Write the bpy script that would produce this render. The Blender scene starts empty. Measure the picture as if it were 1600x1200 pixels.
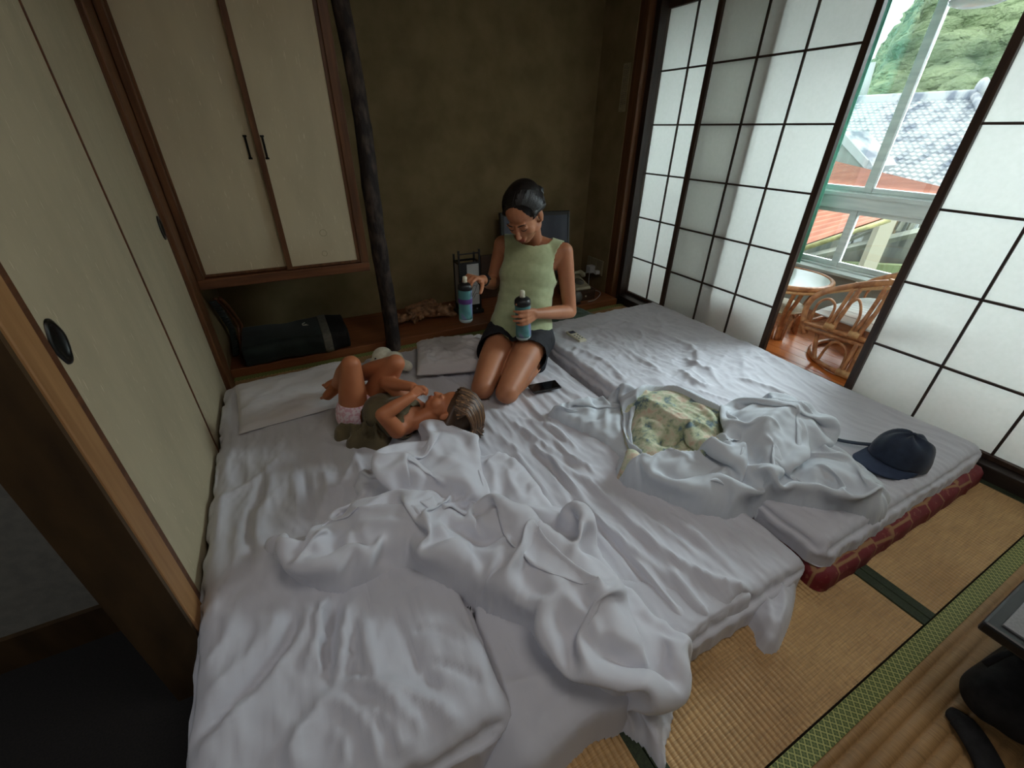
import bpy, bmesh, math, random
import numpy as np
from mathutils import Vector, Matrix
from math import sin, cos, pi, radians as R_, sqrt
random.seed(7); RNG = np.random.RandomState(11)
S = bpy.context.scene
COL = S.collection

# ------------------------------------------------------------------ camera
CAM_H = 1.2; FPX = 665.05; YAW, PIT, ROL = R_(-27.646), R_(30.845), R_(0.6965)
_fwd = Vector((-sin(YAW)*cos(PIT), cos(YAW)*cos(PIT), -sin(PIT)))
_r0 = Vector((cos(YAW), sin(YAW), 0)); _u0 = _r0.cross(_fwd)
_right = _r0*cos(ROL)+_u0*sin(ROL); _up = -_r0*sin(ROL)+_u0*cos(ROL)
cd = bpy.data.cameras.new('camera'); cam = bpy.data.objects.new('camera', cd); COL.objects.link(cam)
m3 = Matrix((_right, _up, -_fwd)).transposed()
cam.matrix_world = Matrix.Translation((0, 0, CAM_H)) @ m3.to_4x4()
cd.sensor_width = 36; cd.lens = FPX/1600*36; cd.clip_start = .02; cd.clip_end = 500
S.camera = cam
def at(px, py, axis, val):
    """world point where the sight line of a photo pixel meets a world plane"""
    d = _fwd + _right*((px-800)/FPX) + _up*((600-py)/FPX)
    o = Vector((0, 0, CAM_H)); t = (val-o[axis])/d[axis]
    return o+d*t
# ------------------------------------------------------------------ world + exposure
W = bpy.data.worlds.new('world'); S.world = W; W.use_nodes = True
wn = W.node_tree.nodes; wl = W.node_tree.links
bg = wn['Background']
tcw = wn.new('ShaderNodeTexCoord'); sep = wn.new('ShaderNodeSeparateXYZ'); wl.new(tcw.outputs['Generated'], sep.inputs[0])
cr = wn.new('ShaderNodeValToRGB'); wl.new(sep.outputs['Z'], cr.inputs[0])
cr.color_ramp.elements[0].position = 0.0; cr.color_ramp.elements[0].color = (.62, .70, .76, 1)
cr.color_ramp.elements[1].position = .9; cr.color_ramp.elements[1].color = (.95, .98, 1.0, 1)
wl.new(cr.outputs[0], bg.inputs['Color']); bg.inputs['Strength'].default_value = .78
S.view_settings.view_transform = 'Standard'; S.view_settings.look = 'None'
S.view_settings.gamma = 1; S.view_settings.use_curve_mapping = False
S.view_settings.exposure = 2.07
try:
    S.cycles.max_bounces = 10; S.cycles.diffuse_bounces = 6; S.cycles.transparent_max_bounces = 16; S.cycles.transmission_bounces = 8
    S.cycles.sample_clamp_indirect = 4
except Exception: pass
def area(name, loc, size, rot, power, col, portal=False):
    l = bpy.data.lights.new(name, 'AREA'); l.shape = 'RECTANGLE'; l.size, l.size_y = size
    l.energy = power; l.color = col
    if portal: l.cycles.is_portal = True
    o = bpy.data.objects.new(name, l); COL.objects.link(o); o.location = loc; o.rotation_euler = rot; return o
# daylight of the overcast sky, entering through the long veranda window
area('daylight_portal', (3.58, .55, 1.2), (6.6, 1.7), (0, R_(90), 0), 1, (1, 1, 1), True)
# bright overcast sky above the eaves outside the veranda, and an added fill light under the ceiling
area('sky_light', (5.4, .9, 4.2), (4.2, 8.0), (0, R_(62), 0), 780, (.84, .94, 1.0))
area('ceiling_fill_light', (.9, .1, 2.40), (1.0, 1.0), (0, 0, 0), 2.6, (1.0, .95, .88))

area('entry_fill_light', (-1.5, -.2, 2.3), (.8, .8), (0, 0, 0), 2.6, (.92, .96, 1.0))  # unseen fill, added to lift the dark entry wall
# ------------------------------------------------------------------ materials
def _nodes(name):
    m = bpy.data.materials.new(name); m.use_nodes = True
    nt = m.node_tree; return m, nt, nt.nodes, nt.links, nt.nodes['Principled BSDF']
def V4(c): return (c[0], c[1], c[2], 1)
def s2l(r, g, b):
    f = lambda v: (v/255/12.92) if v/255 < .04045 else ((v/255+.055)/1.055)**2.4
    return (f(r), f(g), f(b))
def mapping(nt, scale=(1, 1, 1), rot=(0, 0, 0), coord='Object'):
    tc = nt.nodes.new('ShaderNodeTexCoord'); mp = nt.nodes.new('ShaderNodeMapping')
    nt.links.new(tc.outputs[coord], mp.inputs[0]); mp.inputs['Scale'].default_value = scale; mp.inputs['Rotation'].default_value = rot
    return mp
def mat(name, c1, c2=None, rough=.6, scale=(8, 8, 8), detail=4, bump=0, bscale=None, lo=.35, hi=.65, metal=0, spec=.5, sheen=0, rot=(0, 0, 0), bdist=.002, sss=0, coat=0):
    m, nt, n, l, b = _nodes(name)
    b.inputs['Roughness'].default_value = rough; b.inputs['Metallic'].default_value = metal
    b.inputs['Specular IOR Level'].default_value = spec
    if sheen: b.inputs['Sheen Weight'].default_value = sheen
    if coat: b.inputs['Coat Weight'].default_value = coat; b.inputs['Coat Roughness'].default_value = .3
    if sss:
        b.inputs['Subsurface Weight'].default_value = sss; b.inputs['Subsurface Radius'].default_value = (.012, .005, .003); b.inputs['Subsurface Scale'].default_value = 1
    if isinstance(scale, (int, float)): scale = (scale,)*3
    if c2 is None: b.inputs['Base Color'].default_value = V4(c1)
    else:
        mp = mapping(nt, scale, rot); nz = n.new('ShaderNodeTexNoise'); nz.inputs['Detail'].default_value = detail; nz.inputs['Scale'].default_value = 1
        l.new(mp.outputs[0], nz.inputs[0]); r = n.new('ShaderNodeValToRGB'); l.new(nz.outputs['Fac'], r.inputs[0])
        r.color_ramp.elements[0].position = lo; r.color_ramp.elements[1].position = hi
        r.color_ramp.elements[0].color = V4(c1); r.color_ramp.elements[1].color = V4(c2)
        l.new(r.outputs[0], b.inputs['Base Color'])
    if bump:
        bs = bscale or scale
        if isinstance(bs, (int, float)): bs = (bs,)*3
        mp2 = mapping(nt, bs, rot); nz2 = n.new('ShaderNodeTexNoise'); nz2.inputs['Scale'].default_value = 1; nz2.inputs['Detail'].default_value = 3
        l.new(mp2.outputs[0], nz2.inputs[0]); bp = n.new('ShaderNodeBump'); bp.inputs['Strength'].default_value = bump; bp.inputs['Distance'].default_value = bdist
        l.new(nz2.outputs['Fac'], bp.inputs['Height']); l.new(bp.outputs[0], b.inputs['Normal'])
    return m
def wood(name, dark, light, axis=2, rough=.5, fine=60, bump=.15, coat=0, stretch=14.):
    sc = [fine]*3; sc[axis] = fine/stretch
    m = mat(name, dark, light, rough, tuple(sc), 5, bump, tuple(s*1.5 for s in sc), .3, .72, bdist=.001, coat=coat)
    return m
# ------------------------------------------------------------------ geometry helpers
def wloc(o):
    v = Vector((0, 0, 0))
    while o: v = v+o.location; o = o.parent
    return v
def props(o, label=None, cat=None, group=None, kind=None):
    if label: o['label'] = label
    if cat: o['category'] = cat
    if group: o['group'] = group
    if kind: o['kind'] = kind
    return o
def thing(name, label, cat, loc, group=None, rotz=0):
    o = bpy.data.objects.new(name, None); COL.objects.link(o); o.location = loc; o.rotation_euler = (0, 0, rotz)
    o.empty_display_size = .05
    return props(o, label, cat, group)
def make(name, verts, faces, m, parent=None, smooth=False, bevel=0, local=False, seg=2, uvs=None, origin=None):
    verts = np.asarray(verts, float).reshape(-1, 3)
    me = bpy.data.meshes.new(name)
    if parent is not None:
        off = Vector((0, 0, 0)) if local else wloc(parent)
    else:
        if origin is not None: off = Vector(origin)
        else:
            mn, mx = verts.min(0), verts.max(0); off = Vector(((mn[0]+mx[0])/2, (mn[1]+mx[1])/2, mn[2]))
    vs = verts-np.array(off)
    me.from_pydata([tuple(v) for v in vs], [], [tuple(int(i) for i in f) for f in faces])
    me.update()
    if m: me.materials.append(m)
    if smooth: me.polygons.foreach_set('use_smooth', [True]*len(me.polygons))
    o = bpy.data.objects.new(name, me); COL.objects.link(o)
    if parent is not None: o.parent = parent
    else: o.location = off
    if bevel:
        b = o.modifiers.new('bevel', 'BEVEL'); b.width = bevel; b.segments = seg; b.limit_method = 'ANGLE'; b.angle_limit = R_(40)
    return o
class MB:
    def __init__(s): s.v = []; s.f = []
    def add(s, v, f):
        k = len(s.v); s.v += [tuple(p) for p in v]; s.f += [tuple(i+k for i in q) for q in f]; return s
    def box(s, x0, x1, y0, y1, z0, z1):
        v = [(x, y, z) for z in (z0, z1) for y in (y0, y1) for x in (x0, x1)]
        return s.add(v, [(0, 2, 3, 1), (4, 5, 7, 6), (0, 1, 5, 4), (2, 6, 7, 3), (0, 4, 6, 2), (1, 3, 7, 5)])
    def obox(s, c, size, M=None):
        a, b, c_ = [q/2 for q in size]; M = M or Matrix.Identity(3)
        v = [Vector(c)+M @ Vector((x, y, z)) for z in (-c_, c_) for y in (-b, b) for x in (-a, a)]
        return s.add(v, [(0, 2, 3, 1), (4, 5, 7, 6), (0, 1, 5, 4), (2, 6, 7, 3), (0, 4, 6, 2), (1, 3, 7, 5)])
    def prism(s, poly, h0, h1, axis=2):
        n = len(poly)
        def P(a, b, h): return {2: (a, b, h), 1: (a, h, b), 0: (h, a, b)}[axis]
        v = [P(a, b, h0) for a, b in poly]+[P(a, b, h1) for a, b in poly]
        f = [tuple(range(n))[::-1], tuple(range(n, 2*n))]+[(i, (i+1) % n, n+(i+1) % n, n+i) for i in range(n)]
        return s.add(v, f)
    def tube(s, pts, r, n=10, cap=True, closed=False, flat=1):
        pts = [Vector(p) for p in pts]; m = len(pts)
        if not hasattr(r, '__len__'): r = [r]*m
        v = []; prev = None
        for i in range(m):
            if closed: t = (pts[(i+1) % m]-pts[i-1]).normalized()
            else: t = (pts[min(i+1, m-1)]-pts[max(i-1, 0)]).normalized()
            if prev is None:
                a = Vector((0, 0, 1)) if abs(t.z) < .9 else Vector((1, 0, 0)); u = t.cross(a).normalized()
            else: u = (prev-t*prev.dot(t)).normalized()
            prev = u; w = t.cross(u)
            for k in range(n):
                a = 2*pi*k/n; v.append(pts[i]+u*(r[i]*cos(a))+w*(r[i]*flat*sin(a)))
        f = []
        for i in range(m if closed else m-1):
            j = (i+1) % m
            for k in range(n): f.append((i*n+k, i*n+(k+1) % n, j*n+(k+1) % n, j*n+k))
        if cap and not closed: f += [tuple(range(n))[::-1], tuple(range((m-1)*n, m*n))]
        return s.add(v, f)
    def lathe(s, prof, c=(0, 0, 0), n=24, M=None):
        M = M or Matrix.Identity(3); v = []; m = len(prof); c = Vector(c)
        for r, h in prof:
            for k in range(n):
                a = 2*pi*k/n; v.append(c+M @ Vector((r*cos(a), r*sin(a), h)))
        f = [(i*n+k, i*n+(k+1) % n, (i+1)*n+(k+1) % n, (i+1)*n+k) for i in range(m-1) for k in range(n)]
        f += [tuple(range(n))[::-1], tuple(range((m-1)*n, m*n))]
        return s.add(v, f)
    def ell(s, c, r, M=None, n=30, m=20):
        prof = [(sin(pi*i/m), -cos(pi*i/m)) for i in range(1, m)]
        M = M or Matrix.Identity(3); v = []; c = Vector(c)
        for rr, h in prof:
            for k in range(n):
                a = 2*pi*k/n; v.append(c+M @ Vector((rr*cos(a)*r[0], rr*sin(a)*r[1], h*r[2])))
        q = len(prof); v += [c+M @ Vector((0, 0, -r[2])), c+M @ Vector((0, 0, r[2]))]
        f = [(i*n+k, i*n+(k+1) % n, (i+1)*n+(k+1) % n, (i+1)*n+k) for i in range(q-1) for k in range(n)]
        f += [(q*n, (k+1) % n, k) for k in range(n)]+[(q*n+1, (q-1)*n+k, (q-1)*n+(k+1) % n) for k in range(n)]
        return s.add(v, f)
    def cap(s, a, b, ra, rb, n=28, m=8):
        """tapered capsule"""
        a, b = Vector(a), Vector(b); t = (b-a); L = t.length; t = t.normalized() if L > 1e-6 else Vector((0, 0, 1))
        u = t.cross(Vector((0, 0, 1)) if abs(t.z) < .9 else Vector((1, 0, 0))).normalized(); w = t.cross(u); v = []
        rings = [(ra*cos(pi/2*i/m), -ra*sin(pi/2*i/m)) for i in range(m-1, -1, -1)]+[(rb*cos(pi/2*i/m), L+rb*sin(pi/2*i/m)) for i in range(m)]
        for r, h in rings:
            for k in range(n):
                q = 2*pi*k/n; v.append(a+t*h+u*(r*cos(q))+w*(r*sin(q)))
        q = len(rings); v += [a-t*ra, b+t*rb]
        f = [(i*n+k, i*n+(k+1) % n, (i+1)*n+(k+1) % n, (i+1)*n+k) for i in range(q-1) for k in range(n)]
        f += [(q*n, (k+1) % n, k) for k in range(n)]+[(q*n+1, (q-1)*n+k, (q-1)*n+(k+1) % n) for k in range(n)]
        return s.add(v, f)
    def build(s, name, m, parent=None, smooth=False, bevel=0, **k):
        return make(name, s.v, s.f, m, parent, smooth, bevel, **k)
def box(name, x0, x1, y0, y1, z0, z1, m, parent=None, bevel=0, **k): return MB().box(x0, x1, y0, y1, z0, z1).build(name, m, parent, bevel=bevel, **k)
def struct(o): o['kind'] = 'structure'; return o
def dup(root, loc=None, rotz=None, label=None, group=None):
    c = root.copy(); COL.objects.link(c)
    if loc is not None: c.location = loc
    if rotz is not None: c.rotation_euler = (0, 0, rotz)
    if label: c['label'] = label
    if group: c['group'] = group
    for ch in list(root.children):
        d = ch.copy(); COL.objects.link(d); d.parent = c
        for g in list(ch.children):
            e = g.copy(); COL.objects.link(e); e.parent = d
    return c
def smooth_path(pts, n=8, closed=False):
    P = [Vector(p) for p in pts]; out = []; m = len(P)
    for i in range(m if closed else m-1):
        p0, p1, p2, p3 = P[(i-1) % m] if closed or i > 0 else P[0], P[i], P[(i+1) % m], P[(i+2) % m] if closed or i+2 < m else P[-1]
        for k in range(n):
            t = k/n; out.append(.5*((2*p1)+(p2-p0)*t+(2*p0-5*p1+4*p2-p3)*t*t+(3*p1-p0-3*p2+p3)*t**3))
    if not closed: out.append(P[-1])
    return out
# ------------------------------------------------------------------ numpy noise
def _grad(seed):
    r = np.random.RandomState(seed); a = r.rand(256)*2*np.pi; p = r.permutation(256); return np.cos(a), np.sin(a), p
def perlin(x, y, seed=0):
    gx, gy, p = _grad(seed); xi = np.floor(x).astype(int); yi = np.floor(y).astype(int); xf = x-xi; yf = y-yi
    u = xf**3*(xf*(xf*6-15)+10); v = yf**3*(yf*(yf*6-15)+10)
    def g(ix, iy, dx, dy):
        h = p[(p[ix & 255]+iy) & 255]; return gx[h]*dx+gy[h]*dy
    a = g(xi, yi, xf, yf); b = g(xi+1, yi, xf-1, yf); c = g(xi, yi+1, xf, yf-1); d = g(xi+1, yi+1, xf-1, yf-1)
    return (a*(1-u)+b*u)*(1-v)+(c*(1-u)+d*u)*v
def fbm(x, y, seed=0, o=4):
    r = 0; a = 1; f = 1
    for k in range(o): r = r+a*perlin(x*f, y*f, seed+k); a *= .5; f *= 2.03
    return r
def ridged(x, y, seed=0, o=3):
    r = 0; a = 1; f = 1
    for k in range(o): r = r+a*(1-np.abs(perlin(x*f, y*f, seed+k))*2.2)**2; a *= .45; f *= 2.1
    return r/1.6
# ================================================================== THE SETTING
XL, XR, YB = -.43, 2.36, 3.05
M_plaster = mat('sand_plaster', s2l(122, 106, 72), s2l(140, 122, 86), .95, 6, 5, .5, 260, bdist=.003)
M_wall_white = mat('entry_plaster', s2l(120, 118, 112), s2l(132, 130, 122), .9, 40, 4, .3, 300)
M_paper_door = None
def paper_door(name, base, fib):
    m, nt, n, l, b = _nodes(name); b.inputs['Roughness'].default_value = .85
    mp = mapping(nt, (9, 9, 3)); nz = n.new('ShaderNodeTexNoise'); nz.inputs['Scale'].default_value = 1; nz.inputs['Detail'].default_value = 5; l.new(mp.outputs[0], nz.inputs[0])
    r = n.new('ShaderNodeValToRGB'); r.color_ramp.elements[0].color = V4([c*.88 for c in base]); r.color_ramp.elements[1].color = V4(base)
    r.color_ramp.elements[0].position = .3; r.color_ramp.elements[1].position = .6; l.new(nz.outputs[0], r.inputs[0])
    mp2 = mapping(nt, (230, 230, 22), (.12, .0, 0)); n2 = n.new('ShaderNodeTexNoise'); n2.inputs['Scale'].default_value = 1; n2.inputs['Detail'].default_value = 1; l.new(mp2.outputs[0], n2.inputs[0])
    r2 = n.new('ShaderNodeValToRGB'); r2.color_ramp.elements[0].position = .69; r2.color_ramp.elements[1].position = .76; l.new(n2.outputs[0], r2.inputs[0])
    mx = n.new('ShaderNodeMixRGB'); mx.inputs[2].default_value = V4(fib); l.new(r2.outputs[0], mx.inputs[0]); l.new(r.outputs[0], mx.inputs[1])
    l.new(mx.outputs[0], b.inputs['Base Color']); return m
M_fusuma = paper_door('door_paper', s2l(184, 172, 144), s2l(212, 202, 174))
M_fusuma2 = paper_door('cabinet_paper', s2l(208, 194, 164), s2l(226, 214, 190))
M_wood = wood('brown_wood', s2l(84, 52, 30), s2l(120, 78, 46), 2)
M_woodx = wood('brown_wood_lengthwise', s2l(92, 54, 32), s2l(128, 80, 48), 0)
M_woody = wood('brown_wood_deep', s2l(74, 44, 26), s2l(108, 66, 40), 1)
M_pale = wood('pale_cedar', s2l(146, 104, 64), s2l(172, 130, 86), 2, fine=40)
M_dark = wood('dark_frame_wood', s2l(38, 26, 20), s2l(62, 42, 30), 2)
M_darky = wood('dark_sill_wood', s2l(30, 24, 22), s2l(50, 40, 34), 1)
M_ply = wood('dark_plywood', s2l(52, 38, 22), s2l(78, 58, 34), 2, fine=22, stretch=4)
M_board = wood('alcove_board_wood', s2l(112, 62, 36), s2l(142, 86, 52), 0, rough=.35, fine=34, coat=.2)
M_engawa = wood('veranda_floorboard_wood', s2l(176, 92, 36), s2l(206, 120, 54), 1, rough=.3, fine=34, coat=.4)
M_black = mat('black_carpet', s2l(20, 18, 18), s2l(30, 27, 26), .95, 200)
M_concrete = mat('subfloor_board', s2l(70, 60, 48), None, .9)
M_ceil = wood('ceiling_board_wood', s2l(120, 92, 60), s2l(150, 118, 80), 0)

# tatami -----------------------------------------------------------
def tatami_mat(name, along_x, c1, c2):
    m, nt, n, l, b = _nodes(name); b.inputs['Roughness'].default_value = .55
    sc = (4, 60, 60) if along_x else (60, 4, 60)
    mp = mapping(nt, (3, 3, 3)); nz = n.new('ShaderNodeTexNoise'); nz.inputs['Scale'].default_value = 1; nz.inputs['Detail'].default_value = 6; l.new(mp.outputs[0], nz.inputs[0])
    r = n.new('ShaderNodeValToRGB'); r.color_ramp.elements[0].position = .35; r.color_ramp.elements[1].position = .65
    r.color_ramp.elements[0].color = V4(c1); r.color_ramp.elements[1].color = V4(c2); l.new(nz.outputs[0], r.inputs[0])
    # rush strands run across the ribs
    mp2 = mapping(nt, (420, 14, 10) if along_x else (14, 420, 10)); n2 = n.new('ShaderNodeTexNoise'); n2.inputs['Scale'].default_value = 1; n2.inputs['Detail'].default_value = 2; l.new(mp2.outputs[0], n2.inputs[0])
    mx = n.new('ShaderNodeMixRGB'); mx.blend_type = 'OVERLAY'; mx.inputs[0].default_value = .55; l.new(r.outputs[0], mx.inputs[1]); l.new(n2.outputs[0], mx.inputs[2])
    l.new(mx.outputs[0], b.inputs['Base Color'])
    bp = n.new('ShaderNodeBump'); bp.inputs['Strength'].default_value = .5; bp.inputs['Distance'].default_value = .001; l.new(n2.outputs[0], bp.inputs['Height']); l.new(bp.outputs[0], b.inputs['Normal'])
    return m
M_tatX = tatami_mat('rush_weave_across', True, s2l(140, 106, 66), s2l(166, 130, 86))
M_tatY = tatami_mat('rush_weave_lengthwise', False, s2l(166, 128, 80), s2l(192, 156, 104))
def heri_mat():
    m, nt, n, l, b = _nodes('green_brocade_border'); b.inputs['Roughness'].default_value = .6
    def wave(ang):
        mp = mapping(nt, (1, 1, 1), (0, 0, ang)); sx = n.new('ShaderNodeSeparateXYZ'); l.new(mp.outputs[0], sx.inputs[0])
        a = n.new('ShaderNodeMath'); a.operation = 'MULTIPLY'; a.inputs[1].default_value = 1/.0135; l.new(sx.outputs[0], a.inputs[0])
        f = n.new('ShaderNodeMath'); f.operation = 'FRACT'; l.new(a.outputs[0], f.inputs[0])
        c = n.new('ShaderNodeMath'); c.operation = 'SUBTRACT'; c.inputs[1].default_value = .5; l.new(f.outputs[0], c.inputs[0])
        d = n.new('ShaderNodeMath'); d.operation = 'ABSOLUTE'; l.new(c.outputs[0], d.inputs[0]); return d
    a, c = wave(R_(45)), wave(R_(-45))
    mxx = n.new('ShaderNodeMath'); mxx.operation = 'MAXIMUM'; l.new(a.outputs[0], mxx.inputs[0]); l.new(c.outputs[0], mxx.inputs[1])
    mnn = n.new('ShaderNodeMath'); mnn.operation = 'MINIMUM'; l.new(a.outputs[0], mnn.inputs[0]); l.new(c.outputs[0], mnn.inputs[1])
    gt = n.new('ShaderNodeMath'); gt.operation = 'GREATER_THAN'; gt.inputs[1].default_value = .40; l.new(mxx.outputs[0], gt.inputs[0])
    lt = n.new('ShaderNodeMath'); lt.operation = 'LESS_THAN'; lt.inputs[1].default_value = .07; l.new(mnn.outputs[0], lt.inputs[0])
    m1 = n.new('ShaderNodeMixRGB'); m1.inputs[1].default_value = V4(s2l(70, 84, 36)); m1.inputs[2].default_value = V4(s2l(108, 118, 60)); l.new(lt.outputs[0], m1.inputs[0])
    m2 = n.new('ShaderNodeMixRGB'); m2.inputs[2].default_value = V4(s2l(164, 164, 96)); l.new(gt.outputs[0], m2.inputs[0]); l.new(m1.outputs[0], m2.inputs[1])
    l.new(m2.outputs[0], b.inputs['Base Color']); return m
M_heri = heri_mat()
M_heri_dark = mat('dark_green_border_cloth', s2l(34, 44, 26), s2l(50, 60, 36), .8, 200)

floor = struct(box('floor', -.43, 2.42, -1.6, 3.1, -.12, -.055, M_concrete))
def tatami(x0, x1, y0, y1, along_x, m, borders, bm_, pitch=.0153, dep=.0060):
    e = .003
    if along_x: n = int((y1-y0)/pitch); a0, a1, c0, c1 = y0+e, y1-e, x0+e, x1-e
    else: n = int((x1-x0)/pitch); a0, a1, c0, c1 = x0+e, x1-e, y0+e, y1-e
    v = []; f = []; q = 0
    prof = []
    for i in range(n):
        p = a0+(a1-a0)*i/n; w = (a1-a0)/n
        prof += [(p, -dep), (p+w*.11, -dep*.16), (p+w*.5, 0), (p+w*.89, -dep*.16)]
    prof.append((a1, -dep))
    prof = [(a0, -.05)]+prof+[(a1, -.05)]
    for p, z in prof:
        for c in (c0, c1): v.append((c, p, z) if along_x else (p, c, z))
    for i in range(len(prof)-1): f.append((2*i, 2*i+2, 2*i+3, 2*i+1) if not along_x else (2*i, 2*i+1, 2*i+3, 2*i+2))
    o = make('tatami_mat', v, f, m, floor)
    for p in (o,):
        p.data.polygons.foreach_set('use_smooth', [True]*len(p.data.polygons))
    for (a, b2, c, d) in borders:
        MB().box(a, b2, c, d, -.05, .0022).build('cloth_border', bm_, o, bevel=.0012)
    return o
tatami(-.42, 2.30, -.86, .066, True, M_tatX, [(-.42, 2.30, .022, .0655)], M_heri, .0305, .011)
tatami(.46, 1.405, .067, 1.88, False, M_tatY, [(1.372, 1.404, .068, 1.88), (.461, .49, .068, 1.88)], M_heri_dark)
tatami(1.406, 2.30, .067, 1.88, False, M_tatY, [(1.407, 1.438, .068, 1.88), (2.27, 2.2995, .068, 1.88)], M_heri_dark)
tatami(-.42, .459, .067, 1.88, False, M_tatY, [(.43, .4585, .068, 1.88)], M_heri_dark)
tatami(-.42, 2.30, 1.882, 2.52, True, M_tatX, [(-.42, 2.30, 2.475, 2.519), (-.42, 2.30, 1.884, 1.91)], M_heri)
tatami(-.42, 2.30, -1.6, -.862, True, M_tatX, [], M_heri_dark)

# alcove ------------------------------------------------------------
struct(box('wall_back', -1.2, 2.6, YB, YB+.1, -.05, 2.5, M_plaster))
struct(box('wall_alcove_side', 2.27, 2.36, 2.70, YB, -.05, 2.5, M_plaster))
struct(box('trim_alcove_board', -.43, 2.27, 2.53, YB, -.05, .045, M_board, bevel=.004))
struct(box('trim_corner_post', 2.275, 2.40, 2.615, 2.70, -.05, 2.5, M_wood, bevel=.004))
struct(box('trim_shoji_jamb', 2.325, 2.45, 2.57, 2.615, -.05, 2.5, M_dark, bevel=.003))
# left wall: closet posts and the entry -----------------------------
struct(box('trim_closet_post', -.56, -.415, 2.305, 2.45, -.05, 2.5, M_wood, bevel=.004))
struct(box('trim_near_pillar', -.535, -.415, .895, .975, -.12, 2.5, M_pale, bevel=.005))
struct(box('trim_pillar_side_panel', -.53, -.419, .882, .8945, -.12, 2.5, M_ply))
struct(box('trim_door_jamb', -.52, -.422, .9755, 1.008, -.05, 2.5, M_woody, bevel=.002))
struct(box('trim_closet_sill', -.53, -.42, 1.008, 2.305, -.05, .012, M_woody, bevel=.002))
struct(box('wall_entry', -2.6, -.536, 1.2, 1.26, -.2, 2.5, M_wall_white))
struct(box('wall_entry_left', -2.6, -2.5, -1.6, 1.2, -.2, 2.5, M_wall_white))
struct(box('baseboard_entry', -2.5, -.54, 1.185, 1.2, -.12, .0, M_ply))
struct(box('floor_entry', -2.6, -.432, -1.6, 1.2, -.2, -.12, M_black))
struct(box('wall_closet_inner', -1.2, -1.14, 1.26, YB, -.2, 2.5, M_plaster))
struct(box('wall_left_near', -.53, -.43, -1.6, -.5, -.12, 2.5, M_plaster))
struct(box('wall_rear', -2.6, 3.6, -1.7, -1.6, -.2, 2.5, M_plaster))
struct(box('ceiling', -2.6, 3.62, -1.7, 3.15, 2.5, 2.56, M_ceil))
# sliding paper doors of the closet
def fusuma(name, label, y0, y1, x, hy, frame_l, frame_r, shape):
    t = thing(name, label, 'sliding door', (x, (y0+y1)/2, .014))
    box('door_panel', x-.02, x, y0+.004, y1-.004, .02, 1.93, M_fusuma, t)
    m = MB()
    m.box(x-.023, x+.004, y0, y0+frame_l, .014, 1.94); m.box(x-.023, x+.004, y1-frame_r, y1, .014, 1.94)
    m.box(x-.023, x+.003, y0+frame_l, y1-frame_r, .014, .034); m.box(x-.023, x+.003, y0+frame_l, y1-frame_r, 1.92, 1.94)
    m.build('door_frame', M_woody, t, bevel=.001)
    # recessed oval pull
    M = Matrix(((0, 0, 1), (1, 0, 0), (0, 1, 0)))
    pr = MB()
    n = 28
    def ring(sx, sz, xx):
        return [(xx, hy+sx*cos(2*pi*k/n)*(1+shape*.10*cos(8*pi*k/n)), .842+sz*sin(2*pi*k/n)) for k in range(n)]
    rs = [ring(.031, .047, x+.0005), ring(.030, .046, x+.004), ring(.024, .038, x+.005), ring(.021, .034, x+.0035), ring(.019, .031, x+.0008)]
    v = sum(rs, []); f = [(i*n+k, i*n+(k+1) % n, (i+1)*n+(k+1) % n, (i+1)*n+k) for i in range(len(rs)-1) for k in range(n)]+[tuple(range((len(rs)-1)*n, len(rs)*n))]
    o = make('finger_pull', v, f, M_pull, t, smooth=True)
    return t
M_pull = mat('black_lacquer', s2l(18, 19, 18), s2l(32, 34, 32), .32, 60, metal=.4)
fusuma('sliding_closet_door', 'pale paper sliding closet door nearest the camera with large oval black pull', 1.008, 1.722, -.43, 1.056, .010, .007, 1)
fusuma('sliding_closet_door', 'pale paper sliding closet door beside the brown post, with narrow black pull', 1.722, 2.305, -.435, 2.262, .003, .005, 0)
struct(box('trim_closet_lintel', -.53, -.42, 1.008, 2.305, 1.945, 2.02, M_woody))
struct(box('wall_closet_upper', -.53, -.435, .895, 2.305, 2.02, 2.5, M_plaster))

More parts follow.
